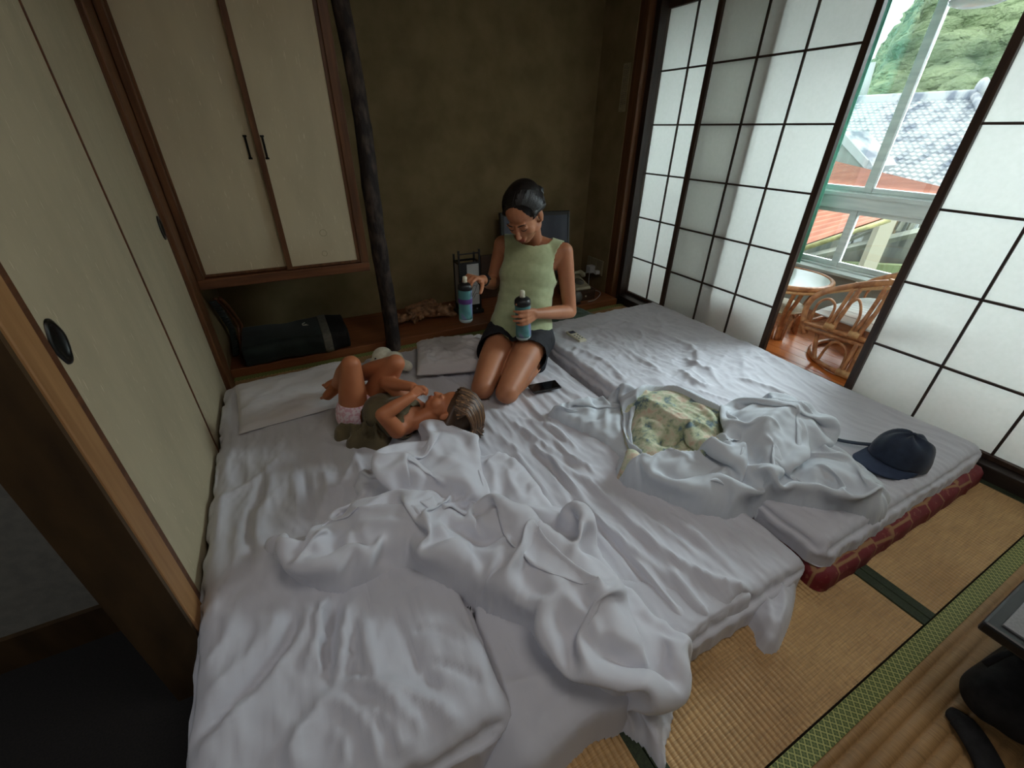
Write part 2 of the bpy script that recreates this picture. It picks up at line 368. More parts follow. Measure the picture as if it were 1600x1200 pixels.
# hanging cabinet ----------------------------------------------------
cb = thing('wall_cupboard', 'hanging cupboard with two beige paper sliding doors in brown wood frame', 'cupboard', (0, 2.75, .52))
yc = 2.46
M_cin = mat('cupboard_inside', s2l(60, 48, 34), None, .8)
MB().box(-.415, .385, yc+.04, YB, .522, .54).box(-.415, -.39, yc+.04, YB, .54, 2.49).box(.365, .385, yc+.04, YB, .54, 2.49).build('carcass', M_cin, cb)
m = MB().box(-.415, .388, yc-.005, yc+.045, .520, .566).build('bottom_rail', M_woodx, cb, bevel=.003)
box('side_stile', .345, .388, yc-.005, yc+.045, .566, 2.5, M_wood, cb, bevel=.003)
box('side_stile', -.415, -.385, yc-.005, yc+.045, .566, 2.5, M_wood, cb, bevel=.003)
for i, (a, b2, yy, la) in enumerate(((-.385, .008, yc+.026, 'cupboard door set back on the left, paper rubbed grey'), (-.020, .345, yc+.006, 'cupboard door in front on the right with water rings'))):
    d = box('cupboard_door', a, b2, yy, yy+.016, .57, 2.3, M_fusuma2, cb); d['label'] = la
    fr = MB(); w = .016
    if i == 0: fr.box(a, a+.010, yy-.004, yy+.018, .57, 2.3).box(b2-.02, b2, yy-.004, yy+.018, .57, 2.3)
    else: fr.box(a, a+.026, yy-.005, yy+.018, .57, 2.3).box(b2-.016, b2, yy-.004, yy+.018, .57, 2.3)
    fr.box(a+.01, b2-.012, yy-.004, yy+.018, .57, .583)
    fr.build('door_frame', M_wood, d, bevel=.0012)
    hx = -.052 if i == 0 else .016
    hb = MB().box(hx-.0045, hx+.0045, yy-.006, yy+.001, 1.075, 1.165); hb.box(hx-.008, hx+.008, yy-.003, yy+.001, 1.072, 1.08).box(hx-.008, hx+.008, yy-.003, yy+.001, 1.16, 1.168)
    hb.build('door_pull', M_pull, d, bevel=.001)
    if i == 1:
        M_ring = mat('old_glue_mark', s2l(120, 104, 78), None, .8)
        M = Matrix(((1, 0, 0), (0, 0, -1), (0, 1, 0)))
        for (rx, rz, rr) in ((.185, .735, .016), (.172, .632, .013)):
            MB().tube([(rx+rr*cos(a_), yy-.0002, rz+rr*sin(a_)) for a_ in np.linspace(0, 2*pi, 25)[:-1]], .0006, 4, closed=True).build('round_mark', M_ring, d)
struct(box('wall_below_lintel', -.43, .40, 2.47, 2.5, 2.3, 2.5, M_plaster))

# natural log post
M_bark = mat('bark', s2l(34, 26, 24), s2l(96, 80, 72), .75, (26, 26, 11), 6, .9, (60, 60, 26), .45, .75, bdist=.006)
v = []; f = []; n = 20; H = 60
for i in range(H+1):
    z = .04*0-.02+2.52*i/H
    cx = .452+.012*sin(z*2.1)+.008*sin(z*5+1); cy = 2.485+.01*sin(z*3.3+2)
    for k in range(n):
        a = 2*pi*k/n
        r = .043*(1+.10*perlin(np.array([a*1.2]), np.array([z*3.0]), 5)[0]+.13*perlin(np.array([cos(a)*2+5]), np.array([z*9.0]), 8)[0])-(.004 if z > 1.2 else 0)
        v.append((cx+r*cos(a), cy+r*sin(a), z))
for i in range(H):
    for k in range(n): f.append((i*n+k, i*n+(k+1) % n, (i+1)*n+(k+1) % n, (i+1)*n+k))
f += [tuple(range(n))[::-1], tuple(range(H*n, (H+1)*n))]
o = make('trim_bark_post', v, f, M_bark, smooth=True); o['kind'] = 'structure'

# shoji -----------------------------------------------------------------
def shoji_paper():
    m, nt, n, l, b = _nodes('shoji_paper'); out = n['Material Output']
    df = n.new('ShaderNodeBsdfDiffuse'); tr = n.new('ShaderNodeBsdfTranslucent'); mx = n.new('ShaderNodeMixShader')
    mp = mapping(nt, (60, 60, 60)); nz = n.new('ShaderNodeTexNoise'); nz.inputs['Scale'].default_value = 1; nz.inputs['Detail'].default_value = 5; l.new(mp.outputs[0], nz.inputs[0])
    r = n.new('ShaderNodeValToRGB'); r.color_ramp.elements[0].color = (.86, .87, .84, 1); r.color_ramp.elements[1].color = (.95, .95, .93, 1); l.new(nz.outputs[0], r.inputs[0])
    l.new(r.outputs[0], df.inputs[0]); l.new(r.outputs[0], tr.inputs[0]); mx.inputs[0].default_value = .5
    l.new(df.outputs[0], mx.inputs[1]); l.new(tr.outputs[0], mx.inputs[2]); l.new(mx.outputs[0], out.inputs[0]); n.remove(b); return m
M_shoji = shoji_paper()
M_stile = wood('shoji_frame_wood', s2l(48, 34, 26), s2l(78, 56, 42), 2)
M_stile_edge = wood('shoji_edge_wood', s2l(120, 84, 50), s2l(150, 110, 70), 2)
M_muntin = mat('shoji_lattice_wood', s2l(48, 36, 30), s2l(64, 48, 38), .6, 30)
def shoji(idx, label, y0, y1, x, muntin_y, mount=None):
    """paper screen: y0 near, y1 far; x = room-side face"""
    t = thing('shoji_screen', label, 'paper screen', (x+.014, (y0+y1)/2, .062))
    z0, z1 = .062, 1.885; sw = .032; th = .028
    for a, b2 in ((y0, y0+sw), (y1-sw, y1)): box('stile', x, x+th, a, b2, z0, z1, M_stile, t, bevel=.0015)
    box('bottom_rail', x, x+th, y0+sw, y1-sw, z0, z0+.02, M_stile, t, bevel=.001); box('top_rail', x, x+th, y0+sw, y1-sw, z1-.045, z1, M_stile, t, bevel=.001)
    ys = [y for y in muntin_y if y0+sw < y < y1-sw]
    for y in ys: box('upright_bar', x+.009, x+.019, y-.0045, y+.0045, z0+.02, z1-.045, M_muntin, t)
    zs = [.06+.2945*k for k in range(1, 6)]
    for z in zs: box('cross_bar', x+.008, x+.018, y0+sw, y1-sw, z-.0045, z+.0045, M_muntin, t)
    yy = [y0+sw]+sorted(ys)+[y1-sw]; zz = [z0+.02]+zs+[z1-.045]
    for i in range(len(yy)-1):
        for j in range(len(zz)-1):
            box('paper_pane', x+.0195, x+.0200, yy[i], yy[i+1], zz[j], zz[j+1], M_shoji, t)
    return t
P_ = .2505
XI, XO = 2.352, 2.386
shoji(0, 'paper screen farthest left on the outer track, beside the corner post', 1.765, 2.60, XO, [2.345, 2.345-P_, 2.345-2*P_])
shoji(1, 'paper screen on the inner track, left of the open gap', 1.318, 2.165, XI, [1.853, 1.600])
shoji(2, 'paper screen right of the open gap, cropped by the photo edge', -.02, .865, XI, [.573, .29])
shoji(3, 'paper screen behind the camera side on the outer track', -.90, -.005, XO, [-.3, -.6])
struct(box('trim_screen_sill', 2.302, 2.44, -1.6, 2.57, -.05, .06, M_darky, bevel=.003))
struct(box('trim_screen_sill_rail', 2.3845, 2.3865-.0005, -1.6, 2.57, .06, .0635, M_darky))
struct(box('trim_screen_lintel', 2.33, 2.44, -1.6, 2.57, 1.886, 1.96, M_dark, bevel=.003))
struct(box('wall_right_upper', 2.35, 2.42, -1.6, 2.57, 1.96, 2.5, M_plaster))
struct(box('wall_right_near', 2.35, 2.42, -1.6, -.905, .06, 1.886, M_plaster))

# veranda ----------------------------------------------------------------
vf = struct(box('floor_veranda', 2.44, 3.62, -1.6, 3.15, -.08, .008, M_concrete))
for i in range(12):
    x = 2.442+i*.097
    MB().box(x, x+.0955, -1.6, 3.1, .0, .028).build('floorboard', M_engawa, vf, bevel=.0012)
M_vwall = mat('pale_grey_green_panel', s2l(150, 158, 150), s2l(166, 172, 164), .7, 6)
struct(box('wall_veranda_end', 2.40, 3.62, 3.10, 3.15, 0, 2.5, M_vwall))
M_alu = mat('brushed_aluminium', s2l(186, 194, 192), s2l(206, 212, 208), .5, (4, 4, 40))
XW = 3.5
def wpane():
    m, nt, n, l, b = _nodes('window_glass'); out = n['Material Output']
    t = n.new('ShaderNodeBsdfTransparent'); t.inputs[0].default_value = (.93, .96, .95, 1); g = n.new('ShaderNodeBsdfGlossy'); g.inputs['Roughness'].default_value = .02
    g.inputs[0].default_value = (1, 1, 1, 1)
    fr = n.new('ShaderNodeFresnel'); fr.inputs[0].default_value = 1.45; mx = n.new('ShaderNodeMixShader')
    l.new(fr.outputs[0], mx.inputs[0]); l.new(t.outputs[0], mx.inputs[1]); l.new(g.outputs[0], mx.inputs[2]); l.new(mx.outputs[0], out.inputs[0]); n.remove(b); return m
M_glass = wpane()
struct(box('wall_veranda_low', XW, XW+.1, -1.6, 3.1, 0, .34, M_vwall))
struct(box('wall_veranda_high', XW, XW+.1, -1.6, 3.1, 2.12, 2.5, M_vwall))
wd = struct(box('window_1', XW-.03, XW+.09, -1.6, 3.1, .34, .375, M_alu, bevel=.003)); wd.name = 'window_1'
box('window_ledge', XW-.13, XW-.03, -1.6, 3.1, .345, .365, M_vwall, wd, bevel=.003)
box('window_transom', XW-.02, XW+.08, -1.6, 3.1, .755, .865, M_alu, wd, bevel=.003)
box('transom_lip', XW-.045, XW-.02, -1.6, 3.1, .835, .86, M_alu, wd, bevel=.003)
box('window_head', XW-.02, XW+.08, -1.6, 3.1, 2.08, 2.12, M_alu, wd, bevel=.003)
ups = [-.95, .35, 1.655, 2.95]
for i, y in enumerate(ups):
    box('sash_upright', XW+.0, XW+.03, y-.028, y+.022, .865, 2.08, M_alu, wd, bevel=.003)
    box('sash_upright', XW+.032, XW+.06, y-.018, y+.032, .865, 2.08, M_alu, wd, bevel=.003)
    box('sash_upright', XW+.005, XW+.05, y+.005, y+.050, .375, .755, M_alu, wd, bevel=.003)
for z in (.375, .725): box('sash_rail', XW+.012, XW+.045, -1.6, 3.1, z, z+.03, M_alu, wd, bevel=.002)
for z in (.865, 2.05): box('sash_rail', XW+.012, XW+.05, -1.6, 3.1, z, z+.03, M_alu, wd, bevel=.002)
yy = [-1.6]+ups+[3.1]
for i in range(len(yy)-1):
    box('glass_pane', XW+.028, XW+.031, yy[i]+.03, yy[i+1]-.02, .895, 2.05, M_glass, wd)
    box('glass_pane', XW+.028, XW+.031, yy[i]+.03, yy[i+1]-.0, .405, .725, M_glass, wd)
# ================================================================== OUTSIDE
struct(box('wall_closet_side', -.56, -.43, 2.45, YB, -.05, 2.5, M_plaster))
M_ground = mat('outside_ground', s2l(90, 96, 80), s2l(120, 122, 104), .95, .5)
struct(box('ground_outside', 3.7, 90, -60, 90, -3.4, -3.3, M_ground))
struct(box('wall_storey_below', 2.4, 3.6, -2.2, 3.4, -3.4, -.2, M_vwall))
# wooded hill: a slope carrying many rounded tree crowns
M_leaf = mat('hazy_hill_foliage', s2l(76, 98, 70), s2l(140, 156, 116), .9, .35, 8, 1.0, (2.2, 2.2, 4), .38, .62, bdist=.5)  # haze painted into the leaf colour: greens lightened and greyed
M_soil = mat('hill_soil', s2l(40, 52, 28), s2l(50, 62, 34), .95, .3)
def hill_z(x, y):
    z = -3+np.maximum(0, x-19)*.86*(1-.012*np.maximum(0, x-19))*np.clip(1.10-(y-17)*.04, .35, 1.3)
    return np.minimum(z, -4.6+x*(.15+2.4*(.54-y/x)))
gx = np.linspace(17, 62, 46); gy = np.linspace(-20, 62, 60); X, Y = np.meshgrid(gx, gy, indexing='ij'); Z = hill_z(X, Y)+.5*fbm(X*.2, Y*.2, 4)
v = np.stack([X, Y, Z], -1).reshape(-1, 3); nI, nJ = X.shape
f = [(i*nJ+j, (i+1)*nJ+j, (i+1)*nJ+j+1, i*nJ+j+1) for i in range(nI-1) for j in range(nJ-1)]
o = make('hill', v, f, M_soil, smooth=True); o['kind'] = 'structure'
def blob(seed):
    bm_ = bmesh.new(); bmesh.ops.create_icosphere(bm_, subdivisions=2, radius=1)
    P = np.array([vv.co for vv in bm_.verts]); F = np.array([[x.index for x in ff.verts] for ff in bm_.faces]); bm_.free()
    d = .35*fbm(P[:, 0]*1.9+seed, P[:, 1]*1.9+P[:, 2]*1.4, seed, 3)
    return P*(1+d[:, None])*np.array([1, 1, .62]), F
blobs = [blob(k) for k in range(6)]
Vs = []; Fs = []; k0 = 0; cnt = 0
for i in range(30000):
    x = RNG.uniform(19, 46); y = RNG.uniform(4, 42); z = float(hill_z(np.array(x), np.array(y)))
    d = Vector((x, y, z+1-CAM_H)); q = d.dot(_fwd); px = 800+FPX*d.dot(_right)/q; py = 600-FPX*d.dot(_up)/q
    if not (1290 < px < 1660 and -90 < py < 190): continue
    r = RNG.uniform(.35, .95)*(.6+x/45); P, F = blobs[cnt % 6]; a = RNG.uniform(0, 6); c, s_ = cos(a), sin(a)
    Q = P @ np.array([[c, s_, 0], [-s_, c, 0], [0, 0, 1]])*r+np.array([x, y, z+1.6*perlin(np.array([x*.35]), np.array([y*.35]), 3)[0]+RNG.uniform(0, .8)])
    Vs.append(Q); Fs.append(F+k0); k0 += len(P); cnt += 1
    if cnt >= 2600: break
V_ = np.concatenate(Vs); F_ = np.concatenate(Fs)
me = bpy.data.meshes.new('forest_canopy'); me.vertices.add(len(V_)); me.vertices.foreach_set('co', V_.ravel()); me.loops.add(len(F_)*3); me.loops.foreach_set('vertex_index', F_.ravel())
me.polygons.add(len(F_)); me.polygons.foreach_set('loop_start', np.arange(len(F_))*3); me.polygons.foreach_set('loop_total', np.full(len(F_), 3)); me.update(); me.validate()
me.materials.append(M_leaf); me.polygons.foreach_set('use_smooth', [True]*len(F_))
o = bpy.data.objects.new('forest_canopy', me); COL.objects.link(o); o['kind'] = 'stuff'; props(o, 'dense green tree canopy covering the hillside behind the tiled roof', 'trees')
# grey tiled house -----------------------------------------------------
M_tile = mat('weathered_roof_tile', s2l(118, 126, 138), s2l(188, 192, 192), .8, (1.6, 2.6, 1.6), 8, .3, 40, .36, .52, bdist=.01)
M_hwall = mat('house_wall', s2l(120, 124, 118), s2l(140, 142, 136), .85, 3)
hs = thing('tiled_house', 'grey weathered tile-roofed house below the wooded hill', 'house', (15.5, 6.5, -3.3))
RX0, RX1, RZ0, RZ1 = 9.8, 15.5, -.30, 1.98; HY0, HY1 = 5.9, 11.5; HYA = 1.9
def hip(u): return HYA+(HY0-HYA)*u
def roofpt(u, y): return (RX0+(RX1-RX0)*u, y, RZ0+(RZ1-RZ0)*u)
rows, cols = 34, 72; v = []; f = []
slope = math.atan2(RZ1-RZ0, RX1-RX0)
us = []; 
for i in range(rows): us += [(i/rows, .045), ((i+.97)/rows, .0)]
ycols = np.linspace(0, 1, cols*4+1)
for u, lift in us:
    for t in ycols:
        y = HYA+(HY1-HYA)*t; ph = (t*cols) % 1
        h = lift+.035*(abs(cos(pi*ph))**2)
        p = roofpt(u, y); v.append((p[0]-h*sin(slope), p[1], p[2]+h*cos(slope)))
nc = len(ycols)
for i in range(len(us)-1):
    for j in range(nc-1):
        if HYA+(HY1-HYA)*ycols[j+1] > hip(us[i][0]): f.append((i*nc+j, (i+1)*nc+j, (i+1)*nc+j+1, i*nc+j+1))
o = make('roof_tiles', v, f, M_tile, hs); o['kind'] = 'stuff'
MB().prism([(RX0, RZ0-.12), (RX1, RZ1-.12), (21, -.3), (21, -.5), (RX1, RZ1-.3), (RX0, RZ0-.3)], HY0, HY1, 1).build('roof_slab', M_hwall, hs)
m = MB().box(RX1-.16, RX1+.16, HY0-.1, HY1, RZ1-.05, RZ1+.16); m.build('ridge', M_tile, hs, bevel=.04)
MB().ell((RX1, HY0-.1, RZ1+.2), (.14, .12, .2)).box(RX1-.08, RX1+.08, HY0-.18, HY0-.02, RZ1-.1, RZ1+.2).build('ridge_end_tile', M_tile, hs, smooth=False)
vp = [roofpt(0, HYA), roofpt(1, HY0)]
MB().tube([(p[0], p[1], p[2]+.08) for p in vp], .09, 8).build('verge_tiles', M_tile, hs, smooth=True)
box('house_wall', RX0+.9, 20, HYA+.9, HY1-.3, -3.3, -.25, M_hwall, hs)
# small gable at the left of the tiled roof
gb = MB(); gx0 = 10.4; ga = Vector(at(1318, 205, 0, gx0)); gl = Vector(at(1358, 250, 0, gx0)); gz = gl.z
gb.prism([(ga.y, ga.z), (gl.y, gz), (gl.y-.1, gz-.1), (gl.y+.1, gz-.25), (ga.y+.02, ga.z-.25), (2*ga.y-gl.y, gz)], gx0, gx0+.9, 0)
gb.build('gable_roof', M_tile, hs)
M_white = mat('white_paint', s2l(166, 170, 168), None, .6)
MB().prism([(ga.y, ga.z), (gl.y, gz), (gl.y, gz-.14), (ga.y, ga.z-.16)], gx0-.06, gx0, 0).prism([(ga.y, ga.z), (ga.y, ga.z-.16), (2*ga.y-gl.y, gz-.14), (2*ga.y-gl.y, gz)], gx0-.06, gx0, 0).build('bargeboard', M_white, hs)
MB().prism([(ga.y, ga.z-.16), (gl.y, gz-.14), (2*ga.y-gl.y, gz-.14)], gx0-.03, gx0+.02, 0).build('gable_wall', M_hwall, hs)
# white pole left
p = at(1344, 130, 0, 13.5)
tag_ = MB().tube([(13.5+3, at(1346, 165, 0, 16.5).y, 1.6), (16.5, at(1352, 128, 0, 16.5).y, 3.0)], .10, 8).build('utility_pole', M_white, smooth=True)
props(tag_, 'short white pole rising behind the left of the tiled roof', 'pole')
# red corrugated roofs --------------------------------------------------
M_red = mat('faded_red_sheet', s2l(118, 66, 48), s2l(142, 88, 66), .8, (.8, 5, .8), 6)
M_moss = mat('mossy_edge', s2l(84, 82, 46), s2l(130, 122, 78), .9, 12)
def sheet_roof(name, label, A, B, C, D, ribs, amp):
    """A,B = upper edge left,right; D,C = lower edge; ribs run from upper to lower"""
    t = thing(name, label, 'roof', (sum(p[0] for p in (A, B, C, D))/4, sum(p[1] for p in (A, B, C, D))/4, min(p[2] for p in (A, B, C, D))))
    A, B, C, D = map(Vector, (A, B, C, D)); n = ribs*6; v = []; f = []
    for i in range(n+1):
        s_ = i/n; h = amp*cos(2*pi*ribs*s_)
        for q in (A.lerp(D, s_), B.lerp(C, s_)): v.append(q+Vector((0, 0, h)))
    for i in range(n): f.append((2*i, 2*i+1, 2*i+3, 2*i+2))
    make('corrugated_sheet', v, f, M_red, t, smooth=True)
    MB().tube([D+Vector((-.02, 0, -.03)), C+Vector((-.02, 0, -.03))], .028, 6).build('mossy_gutter', M_moss, t, smooth=True)
    return t
sheet_roof('red_sheet_roof', 'faded red corrugated roof just below the grey tiled roof, seen above the window transom', at(1262, 243, 0, 9.3), at(1480, 296, 0, 8.2), at(1480, 308, 0, 6.6), at(1240, 288, 0, 6.6), 16, .016)
rr = sheet_roof('red_sheet_roof', 'red corrugated lean-to roof seen through the low window pane on the left', at(1400, 300, 0, 6.0), at(1250, 318, 0, 6.4), at(1235, 392, 0, 5.2), at(1395, 338, 0, 5.6), 9, .02)
# outbuilding under it
M_old = mat('weathered_shed_wood', s2l(86, 90, 84), s2l(134, 134, 120), .9, (2, 6, 1), 6)
M_mossw = mat('mossy_wall', s2l(96, 108, 70), s2l(140, 150, 110), .9, 2.0, 6)
sd = thing('shed', 'old grey timber outbuilding with one pale post, seen through the low window panes', 'building', (6.6, 3, -3.3))
box('wall', 6.9, 7.0, 1.2, 6.0, -3.3, .6, M_old, sd)
MB().prism([(4.6, -.55), (1.8, -.05), (1.8, -3.3), (4.6, -3.3)], 6.55, 6.7, 0).build('low_wall', M_mossw, sd)
MB().tube([at(1345, 440, 0, 6.3), at(1395, 322, 0, 6.3)], .10, 4).build('pale_post', mat('pale_plaster_post', s2l(150, 144, 124), None, .8), sd)
for (a, b2, r) in (((1262, 402), (1440, 362), .05), ((1300, 372), (1420, 330), .045), ((1325, 375), (1398, 345), .03), ((1265, 385), (1330, 362), .03)):
    MB().tube([at(*a, 0, 6.45), at(*b2, 0, 6.45)], r, 4).build('beam', M_old, sd)
for (a, b2) in (((1402, 360), (1425, 322)), ((1420, 360), (1440, 322)), ((1385, 375), (1400, 330))):
    MB().tube([at(*a, 0, 6.5), at(*b2, 0, 6.5)], .035, 4).build('stud', M_old, sd)
M_brownp = mat('brown_panel', s2l(120, 104, 74), s2l(140, 122, 90), .9, 4)
for k, (a, c_) in enumerate((((1330, 372), M_white), ((1342, 368), M_white), ((1395, 352), M_brownp), ((1430, 345), M_white), ((1378, 358), M_hwall))):
    p = at(*a, 0, 6.6); MB().obox((6.6, p.y, p.z), (.03, .10, .26)).build('panel', c_, sd)

# ================================================================== VERANDA FURNITURE
M_rat = mat('rattan_cane', s2l(150, 92, 54), s2l(196, 136, 88), .42, (30, 30, 30), 4, coat=.2)
M_ratl = mat('pale_rattan_binding', s2l(196, 146, 96), s2l(214, 168, 116), .5, 60)
tb = thing('rattan_table', 'round white-topped rattan table with lower shelf on the veranda', 'table', (2.84, 1.60, .028))
cx, cy = 2.84, 1.60
MB().lathe([(.0, .396), (.235, .396), (.24, .402), (.235, .408), (.0, .408)], (cx, cy, 0), 48).build('tabletop', mat('white_table_glass', s2l(214, 222, 218), None, .15), tb, smooth=False)
MB().tube([(cx+.25*cos(a), cy+.25*sin(a), .398) for a in np.linspace(0, 2*pi, 49)[:-1]], .016, 10, closed=True).build('rim', M_rat, tb, smooth=True)
MB().tube([(cx+.252*cos(a), cy+.252*sin(a), .372) for a in np.linspace(0, 2*pi, 49)[:-1]], .010, 8, closed=True).build('rim', M_ratl, tb, smooth=True)
MB().lathe([(0, .205), (.16, .205), (.168, .212), (.16, .22), (0, .22)], (cx, cy, 0), 36).build('shelf', mat('woven_rattan_shelf', s2l(176, 160, 130), s2l(200, 186, 156), .6, 90, bump=.5), tb)
for k in range(4):
    a = R_(232+90*k)
    for da in (-.09, .09):
        p = smooth_path([(cx+.235*cos(a+da), cy+.235*sin(a+da), .375), (cx+.20*cos(a+da), cy+.20*sin(a+da), .29), (cx+.165*cos(a+da*.8), cy+.165*sin(a+da*.8), .2), (cx+.165*cos(a+da*.6), cy+.165*sin(a+da*.6), .028)], 6)
        MB().tube(p, .0125, 8).build('leg', M_rat, tb, smooth=True)
    for sgn in (-1, 1):
        p = smooth_path([(cx+.16*cos(a+sgn*.2), cy+.16*sin(a+sgn*.2), .03), (cx+.155*cos(a+sgn*.3), cy+.155*sin(a+sgn*.3), .12), (cx+.15*cos(a+sgn*.78), cy+.15*sin(a+sgn*.78), .19)], 6)
        MB().tube(p, .008, 6).build('brace', M_rat, tb, smooth=True)
# rattan arm chair: faces +y, arms to the room side and to the window side
ch = thing('rattan_armchair', 'low rattan armchair with a white striped seat cushion on the veranda', 'chair', (2.90, 1.02, .028))
x0, x1 = 2.64, 3.16; ya, yb = .72, 1.29
cxx = (x0+x1)/2
def T(pts, r, n='cane', m_=None, k=7): return MB().tube(smooth_path(pts, 7), r, k).build(n, m_ or M_rat, ch, smooth=True)
ring = [(cxx+.30*cos(a), 1.0+.30*sin(a), .046) for a in np.linspace(0, 2*pi, 41)[:-1]]
MB().tube(ring, .015, 8, closed=True).build('base_hoop', M_rat, ch, smooth=True)
for x, s_ in ((x0, 1), (x1, -1)):
    T([(x, yb+.02, .235), (x, ya, .262)], .014, 'seat_rail'); T([(x+.004*s_, yb, .205), (x, ya, .232)], .013, 'seat_rail')
    T([(x+.01*s_, yb-.01, .17), (x, yb+.02, .25), (x, yb+.025, .34), (x, yb-.02, .42), (x, 1.13, .505), (x, .98, .565), (x, ya-.02, .64)], .016, 'arm')
    T([(x, yb-.02, .42), (x, 1.15, .475), (x, 1.0, .53), (x, ya, .60)], .009, 'arm_strip', M_ratl)
    for yb_, yt_ in ((1.16, 1.105), (1.03, .97), (.86, .82)):
        zt = .515+(1.13-yt_)*.42
        for d in (-.013, .013): T([(x, yb_+d, .25), (x, (yb_+yt_)/2+d, .38), (x, yt_+d, zt)], .0105, 'upright')
        MB().tube([(x, yb_-.025, .262), (x, yb_+.025, .262)], .021, 8).build('binding', M_ratl, ch, smooth=True)
    for a0, a1 in ((1.27, 1.185), (1.135, 1.055), (1.005, .885)):
        T([(x, a0, .25), (x, a0-.005, .36), (x, (a0+a1)/2-.01, .425+(1.2-a0)*.3), (x, a1-.01, .37), (x, a1, .25)], .007, 'hoop')
    # splayed under-frame with arches
    T([(x+.02*s_, 1.22, .215), (x-.005*s_+.02*s_, 1.20, .12), (cxx-s_*.26, 1.17, .05)], .0125, 'leg')
    for d in (-.014, .014): T([(x, .985+d, .225), (cxx-s_*.295, .985+d, .05)], .012, 'leg')
    T([(cxx-s_*.26, 1.15, .055), (x+.01*s_, 1.13, .16), (x, 1.08, .19), (x, 1.03, .15), (cxx-s_*.29, 1.01, .05)], .008, 'hoop')
    T([(cxx-s_*.29, .96, .055), (x, .94, .15), (x, .88, .19), (x, .82, .15), (cxx-s_*.27, .80, .05)], .008, 'hoop')
    MB().tube([(cxx-s_*.297, .95, .05), (cxx-s_*.297, 1.02, .05)], .022, 8).build('binding', M_ratl, ch, smooth=True)
T([(x0, yb, .24), (x1, yb, .24)], .014, 'seat_rail'); T([(x0, ya, .27), (x1, ya, .27)], .014, 'seat_rail')
T([(x0, ya-.02, .64), (cxx-.1, ya-.09, .69), (cxx+.1, ya-.09, .69), (x1, ya-.02, .64)], .016, 'back_rail')
for k in range(7):
    x = x0+.06+k*(x1-x0-.12)/6; T([(x, ya, .27), (x, ya-.05, .5), (x, ya-.08, .685)], .007, 'back_cane')
m, nt, n, l, b = _nodes('white_cushion_stripes'); b.inputs['Roughness'].default_value = .8
mp = mapping(nt, (1, 1, 1)); sx = n.new('ShaderNodeSeparateXYZ'); l.new(mp.outputs[0], sx.inputs[0])
a_ = n.new('ShaderNodeMath'); a_.operation = 'MULTIPLY'; a_.inputs[1].default_value = 30; l.new(sx.outputs[0], a_.inputs[0]); f_ = n.new('ShaderNodeMath'); f_.operation = 'FRACT'; l.new(a_.outputs[0], f_.inputs[0])
g_ = n.new('ShaderNodeMath'); g_.operation = 'LESS_THAN'; g_.inputs[1].default_value = .1; l.new(f_.outputs[0], g_.inputs[0]); mx = n.new('ShaderNodeMixRGB'); mx.inputs[1].default_value = V4(s2l(222, 224, 220)); mx.inputs[2].default_value = V4(s2l(150, 152, 148)); l.new(g_.outputs[0], mx.inputs[0]); l.new(mx.outputs[0], b.inputs['Base Color'])
M_cush = m
def pillow(name, c, size, m_, parent=None, rz=0, tilt=(0, 0), puff=.5, N=36, crease=.012, seed=1, label=None, cat=None, sag=0, zfun=None):
    """closed cushion: two puffed sheets meeting in a seam"""
    sx_, sy_, sz_ = size; u = np.linspace(-1, 1, N); U, Vv = np.meshgrid(u, u, indexing='ij')
    e = np.clip((1-np.abs(U)**3.2), 0, 1)**puff*np.clip((1-np.abs(Vv)**3.2), 0, 1)**puff
    pin = 1-.05*(np.abs(U*Vv))*0
    w = crease*(fbm(U*2.5+seed, Vv*2.5, seed, 3)+.7*ridged(U*2+3*Vv, Vv*2.2-U, seed+3, 2)-.4)*np.minimum(1, e*1.6)
    bx = U*sx_/2*(1-.04*(1-Vv**2)*0+.03*np.abs(Vv)**4); by = Vv*sy_/2*(1+.03*np.abs(U)**4)
    top = e*sz_*.62+w; bot = -e*sz_*.38
    top = top+sz_*.38; bot = bot+sz_*.38
    M = Matrix.Rotation(rz, 3, 'Z') @ Matrix.Rotation(tilt[0], 3, 'X') @ Matrix.Rotation(tilt[1], 3, 'Y'); Mn = np.array(M)
    vv = []
    for zz in (top, bot): vv.append(np.stack([bx, by, zz], -1).reshape(-1, 3))
    vv = np.concatenate(vv) @ Mn.T+np.array(c)
    if zfun is not None: vv[:, 2] += zfun(vv[:, 0], vv[:, 1])
    ff = []
    for i in range(N-1):
        for j in range(N-1):
            a = i*N+j; ff.append((a, a+N, a+N+1, a+1)); q = N*N+a; ff.append((q, q+1, q+N+1, q+N))
    k = N*N
    for i in range(N-1):
        ff.append((i*N, i*N+k, (i+1)*N+k, (i+1)*N)[::-1]); ff.append((i*N+N-1, (i+1)*N+N-1, (i+1)*N+N-1+k, i*N+N-1+k)[::-1])
        ff.append((i, i+1, i+1+k, i+k)[::-1]); ff.append(((N-1)*N+i, (N-1)*N+i+k, (N-1)*N+i+1+k, (N-1)*N+i+1)[::-1])
    o = make(name, vv, ff, m_, parent, smooth=True)
    if label: props(o, label, cat)
    return o
o = pillow('seat_cushion', (cxx, 1.0, .27), (.50, .54, .10), M_cush, None, crease=.004); props(o, 'white striped flat cushion lying on the rattan armchair seat', 'cushion')
